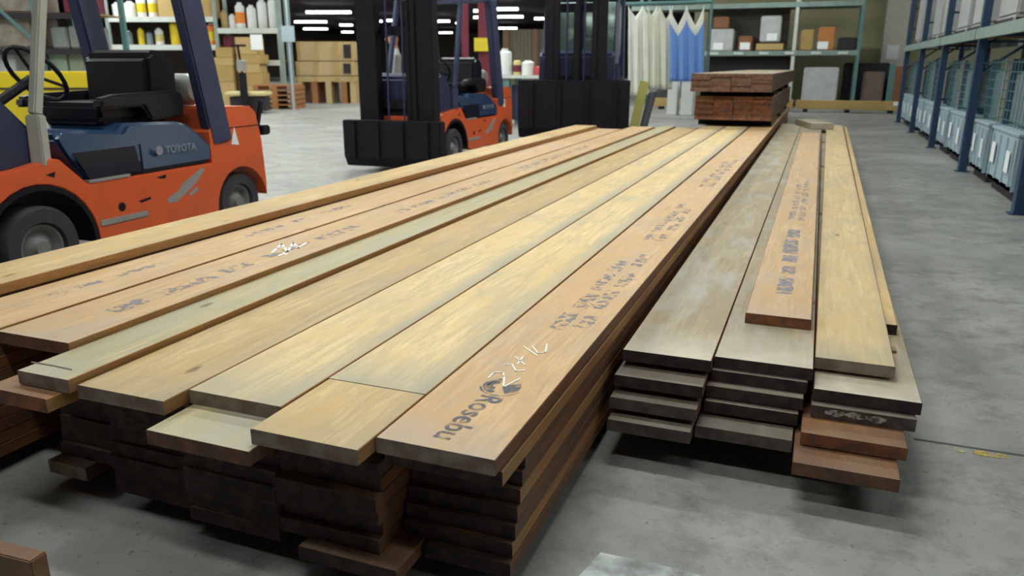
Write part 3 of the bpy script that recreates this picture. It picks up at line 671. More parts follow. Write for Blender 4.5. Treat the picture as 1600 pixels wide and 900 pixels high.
F1 = forklift((-4.29, 2.79, 0), 0.035, 'orange and navy forklift nearest the camera, cut by the left edge', palepole=True)
F2 = forklift((-4.47, 8.32, 0), 0.01, 'orange and blue forklift further back, its black mast and carriage facing left', plate_w=0.62, forks=False, wide_rail=True)
DKBODY = paint('blackish_green_paint', (0.02, 0.035, 0.04), 0.45)
F3 = forklift((-3.53, 11.9, 0), 0.20, 'large dark cab forklift seen head-on behind the wide pile', scale=1.28, forks=False, pil=DARKBLUE, body=DKBODY, hood=DKBODY, wording=False, plate=(0.10, 0.76), plate_w=0.64, cab=True)
for c in F2.children:
    if c.name.startswith('sticker'): pass

# ------------------------------------------------------------------ things beyond
def pbox(name, mat, x0, y0, x1, y1, d, t, label=None, cat=None, group=None, z0=None, z1=None, bevel=0.0, world=False, extra=None, parent=None):
    """box whose front spans the given pixels, standing d metres away; world=True: at plane Y=d, square to the hall"""
    fn = at_y if world else at_d; rot = 0 if world else YAW
    a = fn(x0, y1, d); c = fn(x1, y0, d); e = fn(x1, y1, d)
    wd = (e-a).length if abs(e.z-a.z) < 1e-3 else math.hypot(e.x-a.x, e.y-a.y)
    zb = a.z if z0 is None else z0; zt = c.z if z1 is None else z1
    b = MB(); b.box((0, t/2, (zt-zb)/2), (wd, t, zt-zb))
    o = b.build(name, mat, None, ((a.x+e.x)/2, (a.y+e.y)/2, zb), rot, bevel=bevel)
    if label: tag(o, label, cat, group)
    return o, wd, zt-zb
def add_part(parent, name, mat, fn):
    b = MB(); fn(b); return b.build(name, mat, parent)
def fixture(x, y, z, ang, ln, label=None, group=None):
    e = empty('fluorescent_light', (x, y, z), ang, label, 'ceiling light', group)
    b = MB(); b.prism([(-0.12, 0.05), (-0.05, 0.10), (0.05, 0.10), (0.12, 0.05), (0.12, 0.03), (-0.12, 0.03)], -ln/2, ln/2); b.build('housing', paint('white_enamel', (0.7, 0.7, 0.7), 0.5), e)
    for s in (-0.05, 0.05):
        b = MB(); b.tube([(-ln/2*0.98, s, 0), (ln/2*0.98, s, 0)], 0.03 if y > 30 else 0.02, 6); b.build('tube', TUBE, e)
    for s in (-0.35, 0.35):
        b = MB(); b.tube([(ln*s, 0, 0.1), (ln*s, 0, CEIL-z)], 0.008, 4); b.build('hanger', BLACK, e)
    return e
for i, (x, y) in enumerate(LIGHT_ROWS):
    fixture(x, y, CEIL-0.38, 0, 2.4, 'overhead strip fixture above the frame, %s row from the camera, %s from the left' % (('first', 'second', 'third', 'fourth', 'fifth', 'sixth')[i//5], ('first', 'second', 'third', 'fourth', 'fifth')[i % 5]), 'overhead strip fixtures above the frame')
# seen strips deep in the hall: (x0,x1,y)
seen = [(478, 549, 19, 'longest strip light, top of the cluster over the plywood crates'), (460, 511, 34, 'strip light below and left of the longest one over the crates'),
        (474, 512, 45, 'lowest left strip light above the plywood crates'), (531, 551, 39, 'short strip light beside the first forklift mast, upper'), (534, 552, 50, 'short strip light beside the first forklift mast, lower'),
        (583, 597, 33, 'strip light seen inside the mast, left one'), (603, 618, 32, 'strip light seen inside the mast, right one'),
        (668, 703, 33, 'bright strip light right of the mast, over the steering wheel'), (686, 707, 51, 'small strip light lowest over the second forklift'), (664, 682, 16, 'small strip light near the top right of the mast'),
        (740, 747, 17, 'tiny strip light end inside the second forklift guard, upper'), (740, 747, 27, 'tiny strip light end inside the second forklift guard, lower'), (712, 722, 36, 'tiny strip light beside the second forklift front pillar'),
        (770, 810, 14, 'upper of three stacked strip lights right of the second forklift'), (770, 818, 26, 'middle of three stacked strip lights right of the second forklift'), (774, 808, 44, 'lowest of three stacked strip lights right of the second forklift'),
        (835, 850, 29, 'short strip light left of the dark cab mast'), (866, 918, 7, 'long strip light behind the dark cab mast top'), (932, 942, 6, 'short strip light right of the dark cab mast')]
for x0, x1, y, lab in seen:
    a = at_z(x0, y, 4.7); c = at_z(x1, y, 4.7); mid = (a+c)/2
    d = -mid.x*SY+mid.y*CY
    a, c = at_d(x0, y, d), at_d(x1, y, d); mid = (a+c)/2
    e = fixture(mid.x, mid.y, mid.z, YAW, (c-a).length, lab, 'strip lights deep in the hall')
    for ch_ in e.children:
        if ch_.name.startswith('tube'): ch_.scale = (1, 1.6, 3.0)

# --- right-hand pallet rack along the aisle
PX = 1.57
ys_posts = [4.6, 7.34, 10.2, 13.05, 15.9, 18.7]
e = empty('pallet_rack', (PX, ys_posts[0], 0), 0, 'blue pallet rack running along the right side of the aisle', 'rack')
for y in ys_posts:
    for dx in (0, 1.0):
        b = MB(); b.box((dx+0.04, y-ys_posts[0], 2.25), (0.08, 0.11, 4.5)); po = b.build('upright', RACKBLUE, e)
        b = MB(); b.box((dx+0.04, y-ys_posts[0], 0.005), (0.14, 0.12, 0.01)); b.build('foot_plate', RACKBLUE, po)
    b = MB()
    for k in range(5):
        z = 0.3+0.8*k; b.bar((0.06, y-ys_posts[0], z), (1.0, y-ys_posts[0], z+(0.7 if k % 2 else 0.0)), 0.03, 0.03); b.bar((0.06, y-ys_posts[0], z+0.4), (1.0, y-ys_posts[0], z+0.4), 0.03, 0.03)
    b.build('brace', RACKBLUE, e)
BSH = 1.56
for k in range(len(ys_posts)-1):
    a_, c_ = ys_posts[k]-ys_posts[0], ys_posts[k+1]-ys_posts[0]
    for z in (BSH, 3.1):
        for dx in (-0.02, 1.08):
            b = MB(); b.box((dx, (a_+c_)/2, z-0.05), (0.04, c_-a_-0.07, 0.11)); b.build('beam', TEALBEAM if z < 2 else RACKBLUE, e)
        for j in range(5):
            b = MB(); b.box((0.53, a_+0.3+(c_-a_-0.6)*j/4, z-0.01), (1.06, 0.1, 0.02)); b.build('deck_board', PALLETW, e)
def pallet(name, x, y, z, wx, wy, mat, label, group=None):
    e_ = empty(name, (x, y, z), 0, label, 'pallet', group)
    for sx in (-0.42, 0, 0.42):
        b = MB(); b.box((wx*sx, 0, 0.04), (0.09*wx, wy, 0.08)); b.build('runner', mat, e_)
    for k in range(5):
        b = MB(); b.box((0, -wy/2+wy*(0.1+0.2*k), 0.09), (wx, wy*0.15, 0.02)); b.build('slat', mat, e_)
    return e_
def bulk_bin(x, y, z, wx, wy, h, label, group, mat=BINBLUE, tagw=True):
    e_ = empty('bulk_bin', (x, y, z), 0, label, 'bin', group)
    b = MB(); b.prism([(-wy/2+0.03, 0.0), (-wy/2, h), (-wy/2+0.03, h), (-wy/2+0.05, 0.04), (wy/2-0.05, 0.04), (wy/2-0.03, h), (wy/2, h), (wy/2-0.03, 0.0)], -wx/2, wx/2)
    b.box((-wx/2+0.015, 0, h/2), (0.03, wy-0.02, h)); b.box((wx/2-0.015, 0, h/2), (0.03, wy-0.02, h)); b.build('body', mat, e_)
    b = MB(); b.box((0, 0, h+0.012), (wx+0.03, wy+0.03, 0.03)); b.build('lid', mat, e_, bevel=0.006)
    for k in range(4):
        b = MB(); b.box((-wx/2-0.008, -wy*0.4+wy*0.8*k/3, h/2), (0.016, 0.03, h*0.85)); b.build('rib', mat, e_)
    if tagw:
        b = MB(); b.box((-wx/2-0.018, wy*0.3, h*0.55), (0.004, wy*0.13, h*0.4)); b.build('paper_tag', LABELW, e_)
        b = MB(); b.box((-wx/2-0.018, -wy*0.27, h*0.5), (0.004, wy*0.13, h*0.4)); b.build('paper_tag', LABELW, e_)
    return e_
def mesh_crate(x, y, z, wx, wy, h, label, group):
    e_ = empty('mesh_crate', (x, y, z), 0, label, 'crate', group)
    for sx in (-1, 1):
        for sy in (-1, 1):
            b = MB(); b.box((sx*(wx/2-0.02), sy*(wy/2-0.02), h/2), (0.04, 0.04, h)); b.build('corner_post', PALEPOLE if sy < 0 else RACKBLUE, e_)
    b = MB(); b.box((0, 0, h*0.42), (wx-0.09, wy-0.09, h*0.76)); b.build('contents', BINGREY, e_, bevel=0.02)
    b = MB()
    for k in range(7):
        zz = 0.05+(h-0.08)*k/6
        b.box((-wx/2, 0, zz), (0.006, wy, 0.006)); b.box((0, -wy/2, zz), (wx, 0.006, 0.006))
    for k in range(9): b.box((-wx/2, -wy/2+wy*k/8, h/2), (0.006, 0.006, h))
    b.build('wire_mesh', TEAL, e_)['kind'] = 'stuff'
    return e_
bay = ['nearest', 'second', 'third', 'fourth', 'farthest']
for k in range(len(ys_posts)-1):
    y0, y1 = ys_posts[k], ys_posts[k+1]
    for j, yc in enumerate((y0+1.12, y1-0.55)):
        wy = (1.15, 0.80)[j]
        if k == 0 and j == 0: continue
        w_ = ('nearer', 'farther')[j]
        pallet('pallet', PX+0.55, yc, 0.0, 0.9, wy-0.1, DARKSTUFF, 'dark pallet under the %s bin, %s bay of the blue rack' % (w_, bay[k]), 'pallets in the blue rack')
        bulk_bin(PX+0.57, yc, 0.10, 0.98, wy, 0.48, 'pale blue bin at floor level, %s one, %s bay of the blue rack' % (w_, bay[k]), 'pale blue bins in the blue rack')
        mesh_crate(PX+0.60, yc, 0.62, 0.92, wy-0.05, 0.62, 'grey wire crate stacked on the %s bin, %s bay of the blue rack' % (w_, bay[k]), 'wire crates in the blue rack')
        if not (k == 1 and j == 0) and k > 0:
            hh = (0.75, 0.95, 0.85, 0.9)[(k+2*j) % 4]
            b = MB(); b.box((0, 0, hh/2+0.10), (0.85, 0.80+0.1*j, hh)); b.box((0, 0, 0.05), (0.9, 0.95, 0.09), mat=1)
            tag(b.build('wrapped_load', [WRAP, DARKSTUFF], None, (PX+0.56, yc, BSH), 0, bevel=0.02), 'pale wrapped load on upper shelf, %s one, %s bay of blue rack' % (w_, bay[k]), 'wrapped load', 'wrapped loads on the blue rack')
for j, yc in enumerate((8.0, 8.75)):
    b = MB(); b.box((0, 0, 0.45), (0.8, 0.5, 0.9)); tag(b.build('drum_box', (BLUEHOOD, BLACK)[j], None, (PX+0.6, yc, BSH+0.002), 0, bevel=0.02), ('blue', 'black')[j]+' box on the upper shelf near the top right corner', 'box')

# --- rack at the back right
YB = 24.0
p0 = at_y(985, 80, YB); p1 = at_y(1342, 80, YB)
e = empty('pallet_rack', (p0.x, YB, 0), 0, 'teal pallet rack standing along the back wall', 'rack')
L = p1.x-p0.x
for px in (1000, 1240, 1341):
    x = at_y(px, 80, YB).x-p0.x
    for dy in (0, 1.1):
        b = MB(); b.box((x, dy, 2.1), (0.09, 0.09, 4.2)); b.build('upright', SHELFWHITE if px == 1240 else TEAL, e)
for z, m_ in ((1.57, TEALBEAM), (2.86, TEALBEAM)):
    for dy in (0, 1.1):
        b = MB(); b.box((L/2, dy-0.03, z-0.06), (L, 0.05, 0.13)); b.build('beam', m_, e)
    b = MB(); b.box((L/2, 0.55, z-0.01), (L, 1.0, 0.02)); b.build('deck', PALLETW, e)
for i in range(9):
    b = MB(); b.box((0.4+(L-0.8)*i/8, -0.065, 1.51), (0.26, 0.02, 0.07)); b.build('shelf_tag', SHELFWHITE, e)
def on_shelf(nm, mat, x0, x1, ytop, lab, cat='box', t=0.8, z0=1.571, dy=0.08, bevel=0.03, tagx=None):
    a = at_y(x0, 70, YB+dy); c = at_y(x1, ytop, YB+dy)
    b_ = MB(); b_.box((0, t/2, (c.z-z0)/2), (c.x-a.x, t, c.z-z0)); o = b_.build(nm, mat, None, ((a.x+c.x)/2, YB+dy, z0), 0, bevel=bevel); tag(o, lab, cat, 'goods on the teal back rack')
    if tagx:
        tx = at_y(tagx, 65, YB).x-(a.x+c.x)/2; b_ = MB(); b_.box((tx, -0.012, 0.14), (0.28, 0.012, 0.2)); b_.build('paper_tag', LABELW, o)
    return o
o1 = on_shelf('carton', WRAP, 1106, 1147, 45, 'whitish carton on the back rack shelf, right of the blue cloth', tagx=1122)
on_shelf('sack', BROWNSTUFF, 1112, 1140, 26, 'brown sack on top of the whitish carton on the back rack', 'sack', z0=at_y(1120, 45, YB+0.08).z, t=0.5)
on_shelf('carton', BROWNSTUFF, 1153, 1176, 56, 'small brown carton between the two whitish loads on the back rack', tagx=1164)
TRZ = at_y(1202, 66, YB+0.01).z
o2 = on_shelf('wrapped_load', WRAP, 1186, 1222, 24, 'tall cloudy wrapped load on the back rack shelf', 'wrapped load', tagx=1205, z0=TRZ+0.003, t=0.7, dy=0.12)
on_shelf('tray', CARTON, 1180, 1226, 66, 'tan tray at the foot of the tall wrapped load, back rack', 'tray', t=0.06, dy=0.01)
on_shelf('carton', CARTON2, 1250, 1273, 46, 'ochre carton just right of the white rack post')
on_shelf('carton', paint('orange_carton', (0.5, 0.2, 0.06), 0.8), 1277, 1307, 42, 'orange carton beside the ochre carton on the back rack', tagx=1286)
on_shelf('flat_load', DARKSTUFF, 1309, 1340, 58, 'low dark load at the right end of the back rack shelf', 'load', tagx=None)
on_shelf('darkening_panel', paint('darkening_grey', (0.13, 0.12, 0.11), 0.8), 1104, 1236, 10, 'dim grey panel added at the back of the shelf to darken the wall', 'load', dy=0.90, t=0.10)  # thin grey panel added to darken the wall behind the shelf
for px0, px1, yt, mt, lab, d_ in [(1252, 1312, 105, WRAP, 'white wrapped load on the floor behind the brown bundles', 0.1), (1102, 1236, 88, DARKSTUFF, 'wide black box added as shade under the back rack shelf', 0.5),
                           (1346, 1384, 112, paint('grey_brown_goods', (0.16, 0.12, 0.10), 0.8), 'grey-brown load at floor level near the right end of the back rack', 0.2), (1314, 1392, 98, DARKSTUFF, 'black box added as shade behind the grey-brown load, right of the white wrapped load', 1.2), (1392, 1418, 104, BROWNSTUFF, 'brown load at floor level behind the pale column', 0.3)]:  # the two black boxes are added to darken empty space at floor level
    a = at_y(px0, 150, YB+d_); c = at_y(px1, yt, YB+d_)
    b = MB(); b.box((0, 0.4, c.z/2), (c.x-a.x, 0.8, c.z)); tag(b.build('floor_load_or_shade', mt, None, ((a.x+c.x)/2, YB+d_, 0), 0, bevel=0.03), lab, 'load', 'loads under the back rack')
# long timber lying across the aisle end
for xa, xb, lab in ((1010, 1240, 'left length of tan timber lying across the aisle end'), (1242, 1412, 'right length of tan timber lying across the aisle end')):
    a = at_y(xa, 170, 22.0); c = at_y(xb, 153, 22.0)
    bb = MB(); bb.box((0, 0, 0.19), (c.x-a.x, 0.3, 0.22)); o = bb.build('long_timber', paint('tan_timber', (0.50, 0.34, 0.13), 0.75, dirt=0.4, scale=2), None, ((a.x+c.x)/2, 22.15, 0), 0, bevel=0.01)
    tag(o, lab, 'timber')
    for s in (-0.4, 0, 0.4):
        bb = MB(); bb.box(((a.x+c.x)/2+s*(c.x-a.x), 22.15, 0.04), (0.12, 0.3, 0.08)); tag(bb.build('bearer', BLACK), 'dark block under the %s tan timber at the aisle end, %s one' % (lab.split()[0], {-0.4: 'left', 0: 'middle', 0.4: 'right'}[s]), 'timber', 'blocks under the tan timber')
p = at_y(1402, 158, 21.98); bb = MB(); bb.box((0, 0, 0), (0.16, 0.01, 0.09)); tag(bb.build('paper_tag', LABELW, None, (p.x, 21.99, 0.25)), 'white tag on the right end of the tan timber', 'tag')
# pale building column
p = at_y(1398, 150, 20.5)
b = MB(); b.box((0, 0, CEIL/2), (0.62, 0.35, CEIL)); o = b.build('column', paint('pale_column', (0.62, 0.58, 0.54), 0.7, dirt=0.15), None, (at_y(1399, 60, 26.0).x, 26.3, 0), 0, bevel=0.02)
tag(o, 'pale pinkish-white building column at the far end of the aisle', 'column')
b = MB(); b.box((-0.02, -0.19, 1.55), (0.32, 0.02, 0.40)); b.build('notice', LABELW, o)
q = at_y(1389, 150, 23.0); b = MB(); b.box((0, 0, 0.6), (0.14, 0.10, 1.2)); tag(b.build('post', TEAL, None, (q.x, 23.0, 0)), 'short teal post in front of the pale column', 'post')

# hanging cloths
def cloth(px_peaks, y_top, y_valley, y_bot, Y, mats, label, tip, seed, group):
    """cloth hung from points: peaks up to the rail, sagging between"""
    rr = random.Random(seed); x0 = px_peaks[0]; x1 = px_peaks[-1]; n = 40; mrow = 16
    vs = []; fs = []; ms = []
    for j in range(mrow+1):
        for i in range(n+1):
            px = x0+(x1-x0)*i/n
            k = max(0, min(len(px_peaks)-2, sum(1 for p_ in px_peaks[1:-1] if px > p_)))
            u = (px-px_peaks[k])/(px_peaks[k+1]-px_peaks[k]); u = max(0, min(1, u))
            dip = (1-abs(2*u-1))**0.75
            yt = y_top+(y_valley-y_top)*dip
            yb = y_bot[0]+(y_bot[1]-y_bot[0])*i/n
            t = j/mrow; py = yt+(yb-yt)*t
            fold = (0.045*math.sin(px*0.42+seed)+0.02*math.sin(px*1.1+seed*2))*t
            q = at_y(px, py, Y); vs.append((q.x, Y+fold, q.z))
    for j in range(mrow):
        for i in range(n):
            fs.append((j*(n+1)+i, j*(n+1)+i+1, (j+1)*(n+1)+i+1, (j+1)*(n+1)+i)); ms.append(0)
    me = bpy.data.meshes.new('cloth'); me.from_pydata(vs, [], fs); me.update()
    for m_ in mats: me.materials.append(m_)
    for p_ in me.polygons:
        p_.use_smooth = True
        row = p_.index//n; p_.material_index = 1 if (row < tip and len(mats) > 1) else 0
    o = bpy.data.objects.new('hanging_cloth', me); COL.objects.link(o)
    md = o.modifiers.new('thick', 'SOLIDIFY'); md.thickness = 0.012
    return tag(o, label, 'cloth', group)
CLW = paint('creamy_cloth', (0.66, 0.66, 0.60), 0.85, dirt=0.2, scale=3); CLB = paint('blue_cloth', (0.13, 0.26, 0.62), 0.8, dirt=0.15, scale=3)
HG = 'cloths hung from the teal rail'
YC = 18.0
cloth([982, 1004, 1027], 8, 26, (150, 146), YC-0.06, [CLW], 'leftmost creamy white cloth hanging from the teal rail', 0, 1, HG)
cloth([1012, 1031, 1051], 8, 30, (138, 140), YC-0.15, [paint('ivory_cloth', (0.60, 0.60, 0.50), 0.85, dirt=0.2, scale=3)], 'second creamy cloth on the rail, next to the blue one', 0, 2, HG)
cloth([1046, 1073, 1100], 8, 40, (127, 128), YC-0.21, [CLB, CLW], 'bright blue cloth with white top corners hanging on the rail', 3, 3, HG)
a = at_y(955, 7, YC); c = at_y(1112, 7, YC)
b = MB(); b.tube([(a.x, YC, a.z), (c.x, YC, a.z)], 0.04, 8)
e = empty('hanging_rail', (a.x, YC, 0), 0, 'teal rail frame the cloths hang from', 'rail')
o = b.build('rail', TEAL, e, loc=(-a.x, -YC, 0))
for x in (0, c.x-a.x):
    b = MB(); b.tube([(x, 0.04, 0), (x, 0.04, a.z+0.06)], 0.03, 8); b.build('post', TEAL, e)
for x0, x1, lab in ((1042, 1060, 'left'), (1063, 1085, 'right')):
    a = at_y(x0, 152, 19.5); c = at_y(x1, 126, 19.5); b = MB(); b.box((0, 0.2, c.z/2), (c.x-a.x-0.02, 0.4, c.z)); tag(b.build('white_box', WHITE, None, ((a.x+c.x)/2, 19.5, 0), bevel=0.01), 'white box on the floor under the blue cloth, %s one of two' % lab, 'box')
# yellow and black hand truck
p = at_z(1000, 212, 0.0); Yh = 13.2
a = at_y(994, 200, Yh)
e = empty('hand_truck', (a.x, Yh, 0), 0.0, 'yellow panel and dark-framed hand truck standing left of the creamy cloths', 'hand truck')
b = MB(); b.bar((-0.07, 0.02, 0.04), (0.10, 0.05, 0.92), 0.15, 0.03, up=Vector((0, 1, 0))); b.build('yellow_panel', paint('pale_yellow', (0.60, 0.55, 0.15), 0.6), e)
b = MB(); b.tube([(0.10, 0.05, 0.12), (0.22, 0.15, 0.72)], 0.07, 8); b.tube([(0.19, 0.15, 0.72), (0.30, 0.16, 0.74)], 0.035, 8); b.build('frame', paint('dark_grey_frame', (0.10, 0.10, 0.11), 0.6), e)
for s in (-0.1, 0.14):
    b = MB(); b.lathe([(0.001, -0.03), (0.09, -0.03), (0.09, 0.03), (0.001, 0.03)], (s, 0, 0.09), 'x', 16); b.build('wheel', BLACK, e)

# work bench left of the dark forklift
YW = 14.9
a = at_y(782, 120, YW); c = at_y(872, 120, YW); zt = 0.985
e = empty('work_bench', ((a.x+c.x)/2, YW, 0), 0, 'steel work bench with pale top and teal legs behind the second forklift', 'bench')
Lb = c.x-a.x
b = MB(); b.box((0, 0.35, zt-0.03), (Lb, 0.75, 0.06)); b.build('bench_top', SHELFWHITE, e, bevel=0.005)
for sx in (-0.40, 0.42):
    for dy in (0.05, 0.65):
        b = MB(); b.box((sx*Lb, dy, (zt-0.06)/2), (0.12, 0.08, zt-0.06)); b.build('leg', TEAL, e)
b = MB(); b.box((0, 0.4, 0.45), (Lb*0.7, 0.5, 0.7)); b.build('drawer_cabinet', DARKBLUE, e, bevel=0.01)
def canister(nm, x, y, z, r, h, mats, label, group=None, cat='container', neck=True):
    e_ = empty(nm, (x, y, z), random.uniform(0, 1), label, cat, group)
    b_ = MB(); b_.lathe([(r*0.9, 0), (r, 0.02*h), (r, 0.82*h), (r*0.85, 0.88*h), (r*0.45, 0.93*h)], (0, 0, 0), 'z', 14); b_.build('body', mats[0], e_, smooth=True)
    b_ = MB(); b_.lathe([(r*0.5, 0.925*h), (r*0.5, h), (0.001, h)], (0, 0, 0), 'z', 12); b_.build('cap', mats[-1], e_)
    if len(mats) > 2:
        b_ = MB(); b_.lathe([(r*1.01, 0.2*h), (r*1.02, 0.22*h), (r*1.02, 0.6*h), (r*1.01, 0.62*h)], (0, 0, 0), 'z', 14); b_.build('wrapper', mats[1], e_)
    return e_
def on_bench(px, w_px, ytop, mats, lab, nm='canister'):
    q = at_y(px, 118, YW+0.3); r_ = w_px/2*(YW+4)/F_PX; tpt = at_y(px, ytop, YW+0.3)
    return canister(nm, q.x, YW+0.3, zt, r_, tpt.z-zt, mats, lab, 'containers on the work bench')
on_bench(789, 18, 76, (WHITE, WHITE), 'large white canister at the left end of the work bench')
on_bench(808, 10, 92, (YELLOW2, MAROON, MAROON), 'yellow and dark red bottle on the work bench')
on_bench(825, 16, 94, (WHITE, WHITE), 'squat whitish canister in the middle of the work bench')
on_bench(844, 15, 103, (RED, RED), 'low red canister at the right end of the work bench')
# yellow box on maroon column, pale container etc
for x0, x1, lab in ((748, 768, 'wide maroon column behind the second forklift'), (722, 733, 'thin maroon column behind the second forklift')):
    a = at_d(x0, 100, 26); c = at_d(x1, 100, 26); b = MB(); b.box((0, 0, CEIL/2), ((c-a).length, 0.3, CEIL)); o = tag(b.build('column', MAROON, None, (a.x/2+c.x/2, a.y/2+c.y/2, 0), YAW), lab, 'column'); colw = o if x0 == 748 else colw
a = at_d(744, 80, 25.6); c = at_d(767, 59, 25.6); b = MB(); b.box((0, 0, 0), ((c-a).length*0.75, 0.15, c.z-a.z)); 
o = b.build('yellow_box', YELLOW, colw); o.location = (-0.1, -0.24, (a.z+c.z)/2); o['label'] = 'yellow box fixed to the maroon column'
# beige sheeting wall part in the middle distance
a = at_d(786, 120, 34); c = at_d(850, 46, 34); wd = (Vector((a.x, a.y))-Vector((c.x, c.y))).length
b = MB()
for i in range(22): b.box((-wd/2+wd*(i+0.5)/22, (i % 2)*0.06, c.z/2), (wd/22, 0.1, c.z))
tag(b.build('sheet_partition', BEIGE, None, ((a.x+c.x)/2, (a.y+c.y)/2, 0), YAW), 'beige corrugated partition in the middle distance above the work bench', 'partition')
for px, lab in ((791, 'left'), (836, 'right')):
    q = at_d(px, 80, 33.6); b = MB(); b.box((0, 0, c.z/2), (0.16, 0.1, c.z)); tag(b.build('column', paint('pinkish_post', (0.55, 0.28, 0.2), 0.7), None, (q.x, q.y, 0), YAW), 'pinkish post in front of the beige partition, %s one' % lab, 'column')

# --- plywood crates left of the mast
D = 25.5
def ad_box(nm, mat, x0, x1, y0, y1, d, t, lab, cat, group=None, z0=None, bevel=0.01):
    return pbox(nm, mat, x0, y0, x1, y1, d, t, lab, cat, group, z0=z0, bevel=bevel)[0]
zb = 0.62
rows = [(95, 65, 468, 553), (118, 96, 466, 553), (128, 119, 463, 556)]
for i, (yb, yt, x0, x1) in enumerate(rows):
    a = at_d(x0, yb, D); c = at_d(x1, yt, D)
    o = ad_box('plywood_crate', CRATE, x0, x1, yt, yb, D, 1.4, 'pale plywood crate, %s of the stack left of the black mast' % ('top', 'middle', 'bottom')[i], 'crate', 'plywood crates')
    wd = math.hypot(c.x-a.x, c.y-a.y); h = c.z-a.z
    for s in (-0.49, -0.15, 0.2, 0.49):
        b = MB(); b.box((s*wd, -0.02, h/2), (0.12, 0.04, h)); b.build('batten', CARTON, o)
    if i < 2:
        b = MB(); b.box((0.38*wd, -0.03, h*0.5), (0.22, 0.03, h*0.7)); b.build('dark_gap', DARKSTUFF, o)
zc = at_d(500, 128, D).z
for i, px in enumerate((469, 492, 514, 538, 552)):
    q = at_d(px, 150, D); b = MB(); b.box((0, 0.6, zc/2), (0.18, 1.2, zc)); lg = b.build('leg', (CRATE, ORPALLET)[i % 2]); lg.parent = o; lg.location = Matrix.Rotation(-YAW, 3, 'Z') @ (Vector((q.x, q.y, 0))-o.location)
# orange pallets left of crates
zq = 0.0
for i in range(5):
    a = at_d(397, 150, D-3.45); c = at_d(461, 150, D-3.45); w2 = math.hypot(c.x-a.x, c.y-a.y)
    e = empty('pallet', ((a.x+c.x)/2, (a.y+c.y)/2, zq), YAW, 'orange-brown pallet beside the plywood crates, %s from the floor' % ('first', 'second', 'third', 'fourth', 'fifth')[i], 'pallet', 'pallets beside the plywood crates')
    for s in (-0.45, 0, 0.45):
        b = MB(); b.box((s*w2, 0.5, 0.05), (0.15, 1.0, 0.10)); b.build('runner', ORPALLET, e)
    for s in range(4):
        b = MB(); b.box((0, 0.1+0.27*s, 0.115), (w2, 0.18, 0.03)); b.build('slat', (ORPALLET, PALLETW)[i % 2], e)
    zq += 0.131
# --- white shelf rack at left
DR = 24.0
a = at_d(175, 47, DR); c = at_d(437, 47, DR); Wd = math.hypot(c.x-a.x, c.y-a.y)
e = empty('shelf_rack', (a.x, a.y, 0), YAW, 'grey-green shelf rack with whitish beams behind the first forklift', 'rack')
def rx(px, d=DR):                     # distance along the rack for a pixel column
    q = at_d(px, 47, d); return (q.x-a.x)*CY+(q.y-a.y)*SY
for px in (170, 338, 437):
    for dy in (0, 0.9):
        b = MB(); b.box((rx(px), dy, 2.0), (0.16 if px == 437 else 0.1, 0.08, 4.0)); b.build('upright', paint('grey_green_steel', (0.28, 0.34, 0.32), 0.5), e)
z_up = at_d(240, 26, DR).z; z_up2 = at_d(380, 44, DR).z; z_lo = at_d(240, 70, DR).z; z_lo2 = at_d(400, 92, DR).z
shelves = [(170, 338, z_up), (170, 338, z_lo), (338, 437, z_up2), (338, 437, z_lo2-0.04)]
for x0, x1, z in shelves:
    b = MB(); b.box(((rx(x0)+rx(x1))/2, -0.02, z-0.075), (rx(x1)-rx(x0)-0.1, 0.05, 0.15)); b.build('beam', SHELFWHITE, e)
    b = MB(); b.box(((rx(x0)+rx(x1))/2, 0.45, z-0.01), (rx(x1)-rx(x0)-0.1, 0.85, 0.02)); b.build('deck', PALLETW, e)
def rk(px, dy=0.15):
    s = rx(px); return a.x+s*CY-dy*SY, a.y+s*SY+dy*CY
def rcan(px, wpx, ytop, zsh, mats, lab, nm='jug'):
    x, y = rk(px, 0.3); q = at_d(px, ytop, DR+0.3); canister(nm, x, y, zsh+0.001, wpx/2*DR/F_PX*0.93, q.z-zsh, mats, lab, 'jugs and pails on the shelf rack')
jug = [(181, 17, 4, z_up, (WHITE, WHITE), 'white jug at the left end of the upper shelf'), (200, 17, 2, z_up, (WHITE, WHITE), 'white jug second from left on the upper shelf'),
       (218, 14, -8, z_up, (WHITE, YELLOW, WHITE), 'white jug with yellow band, third on the upper shelf'), (236, 14, -8, z_up, (WHITE, YELLOW, WHITE), 'white jug with yellow band, fourth on the upper shelf'),
       (212, 10, 44, z_lo, (YELLOW, YELLOW), 'small yellow jug on the lower shelf, left one'), (241, 13, 44, z_lo, (WHITE, YELLOW2, WHITE), 'whitish jug with dull yellow label on the lower shelf'),
       (266, 14, 32, z_lo, (YELLOW, YELLOW, WHITE), 'large yellow jug with white cap, lower shelf, left of pair'), (281, 14, 34, z_lo, (YELLOW, YELLOW, WHITE), 'large yellow jug with white cap, lower shelf, right of pair'),
       (192, 12, 48, z_lo, (BINGREY, WHITE), 'grey jug at the left of the lower shelf'), (225, 10, 50, z_lo, (BINGREY, BLUEJUG), 'grey jug with blue cap on the lower shelf'),
       (346, 10, 16, z_up2, (CARTON, CARTON), 'tan pail at the left of the right-hand shelf'), (359, 11, 22, z_up2, (WHITE, WHITE), 'white pail low on the right-hand shelf'), (372, 15, 4, z_up2, (WHITE, ORPLAS, WHITE), 'white pail with orange band on the right-hand shelf'),
       (390, 15, 8, z_up2, (WHITE, WHITE), 'white pail right of the orange banded one'), (407, 15, -2, z_up2, (WHITE, WHITE), 'white pail second from the right end of the shelf'), (423, 13, -4, z_up2, (WHITE, WHITE), 'white pail at the right end of the shelf')]
for j_ in jug: rcan(*j_)
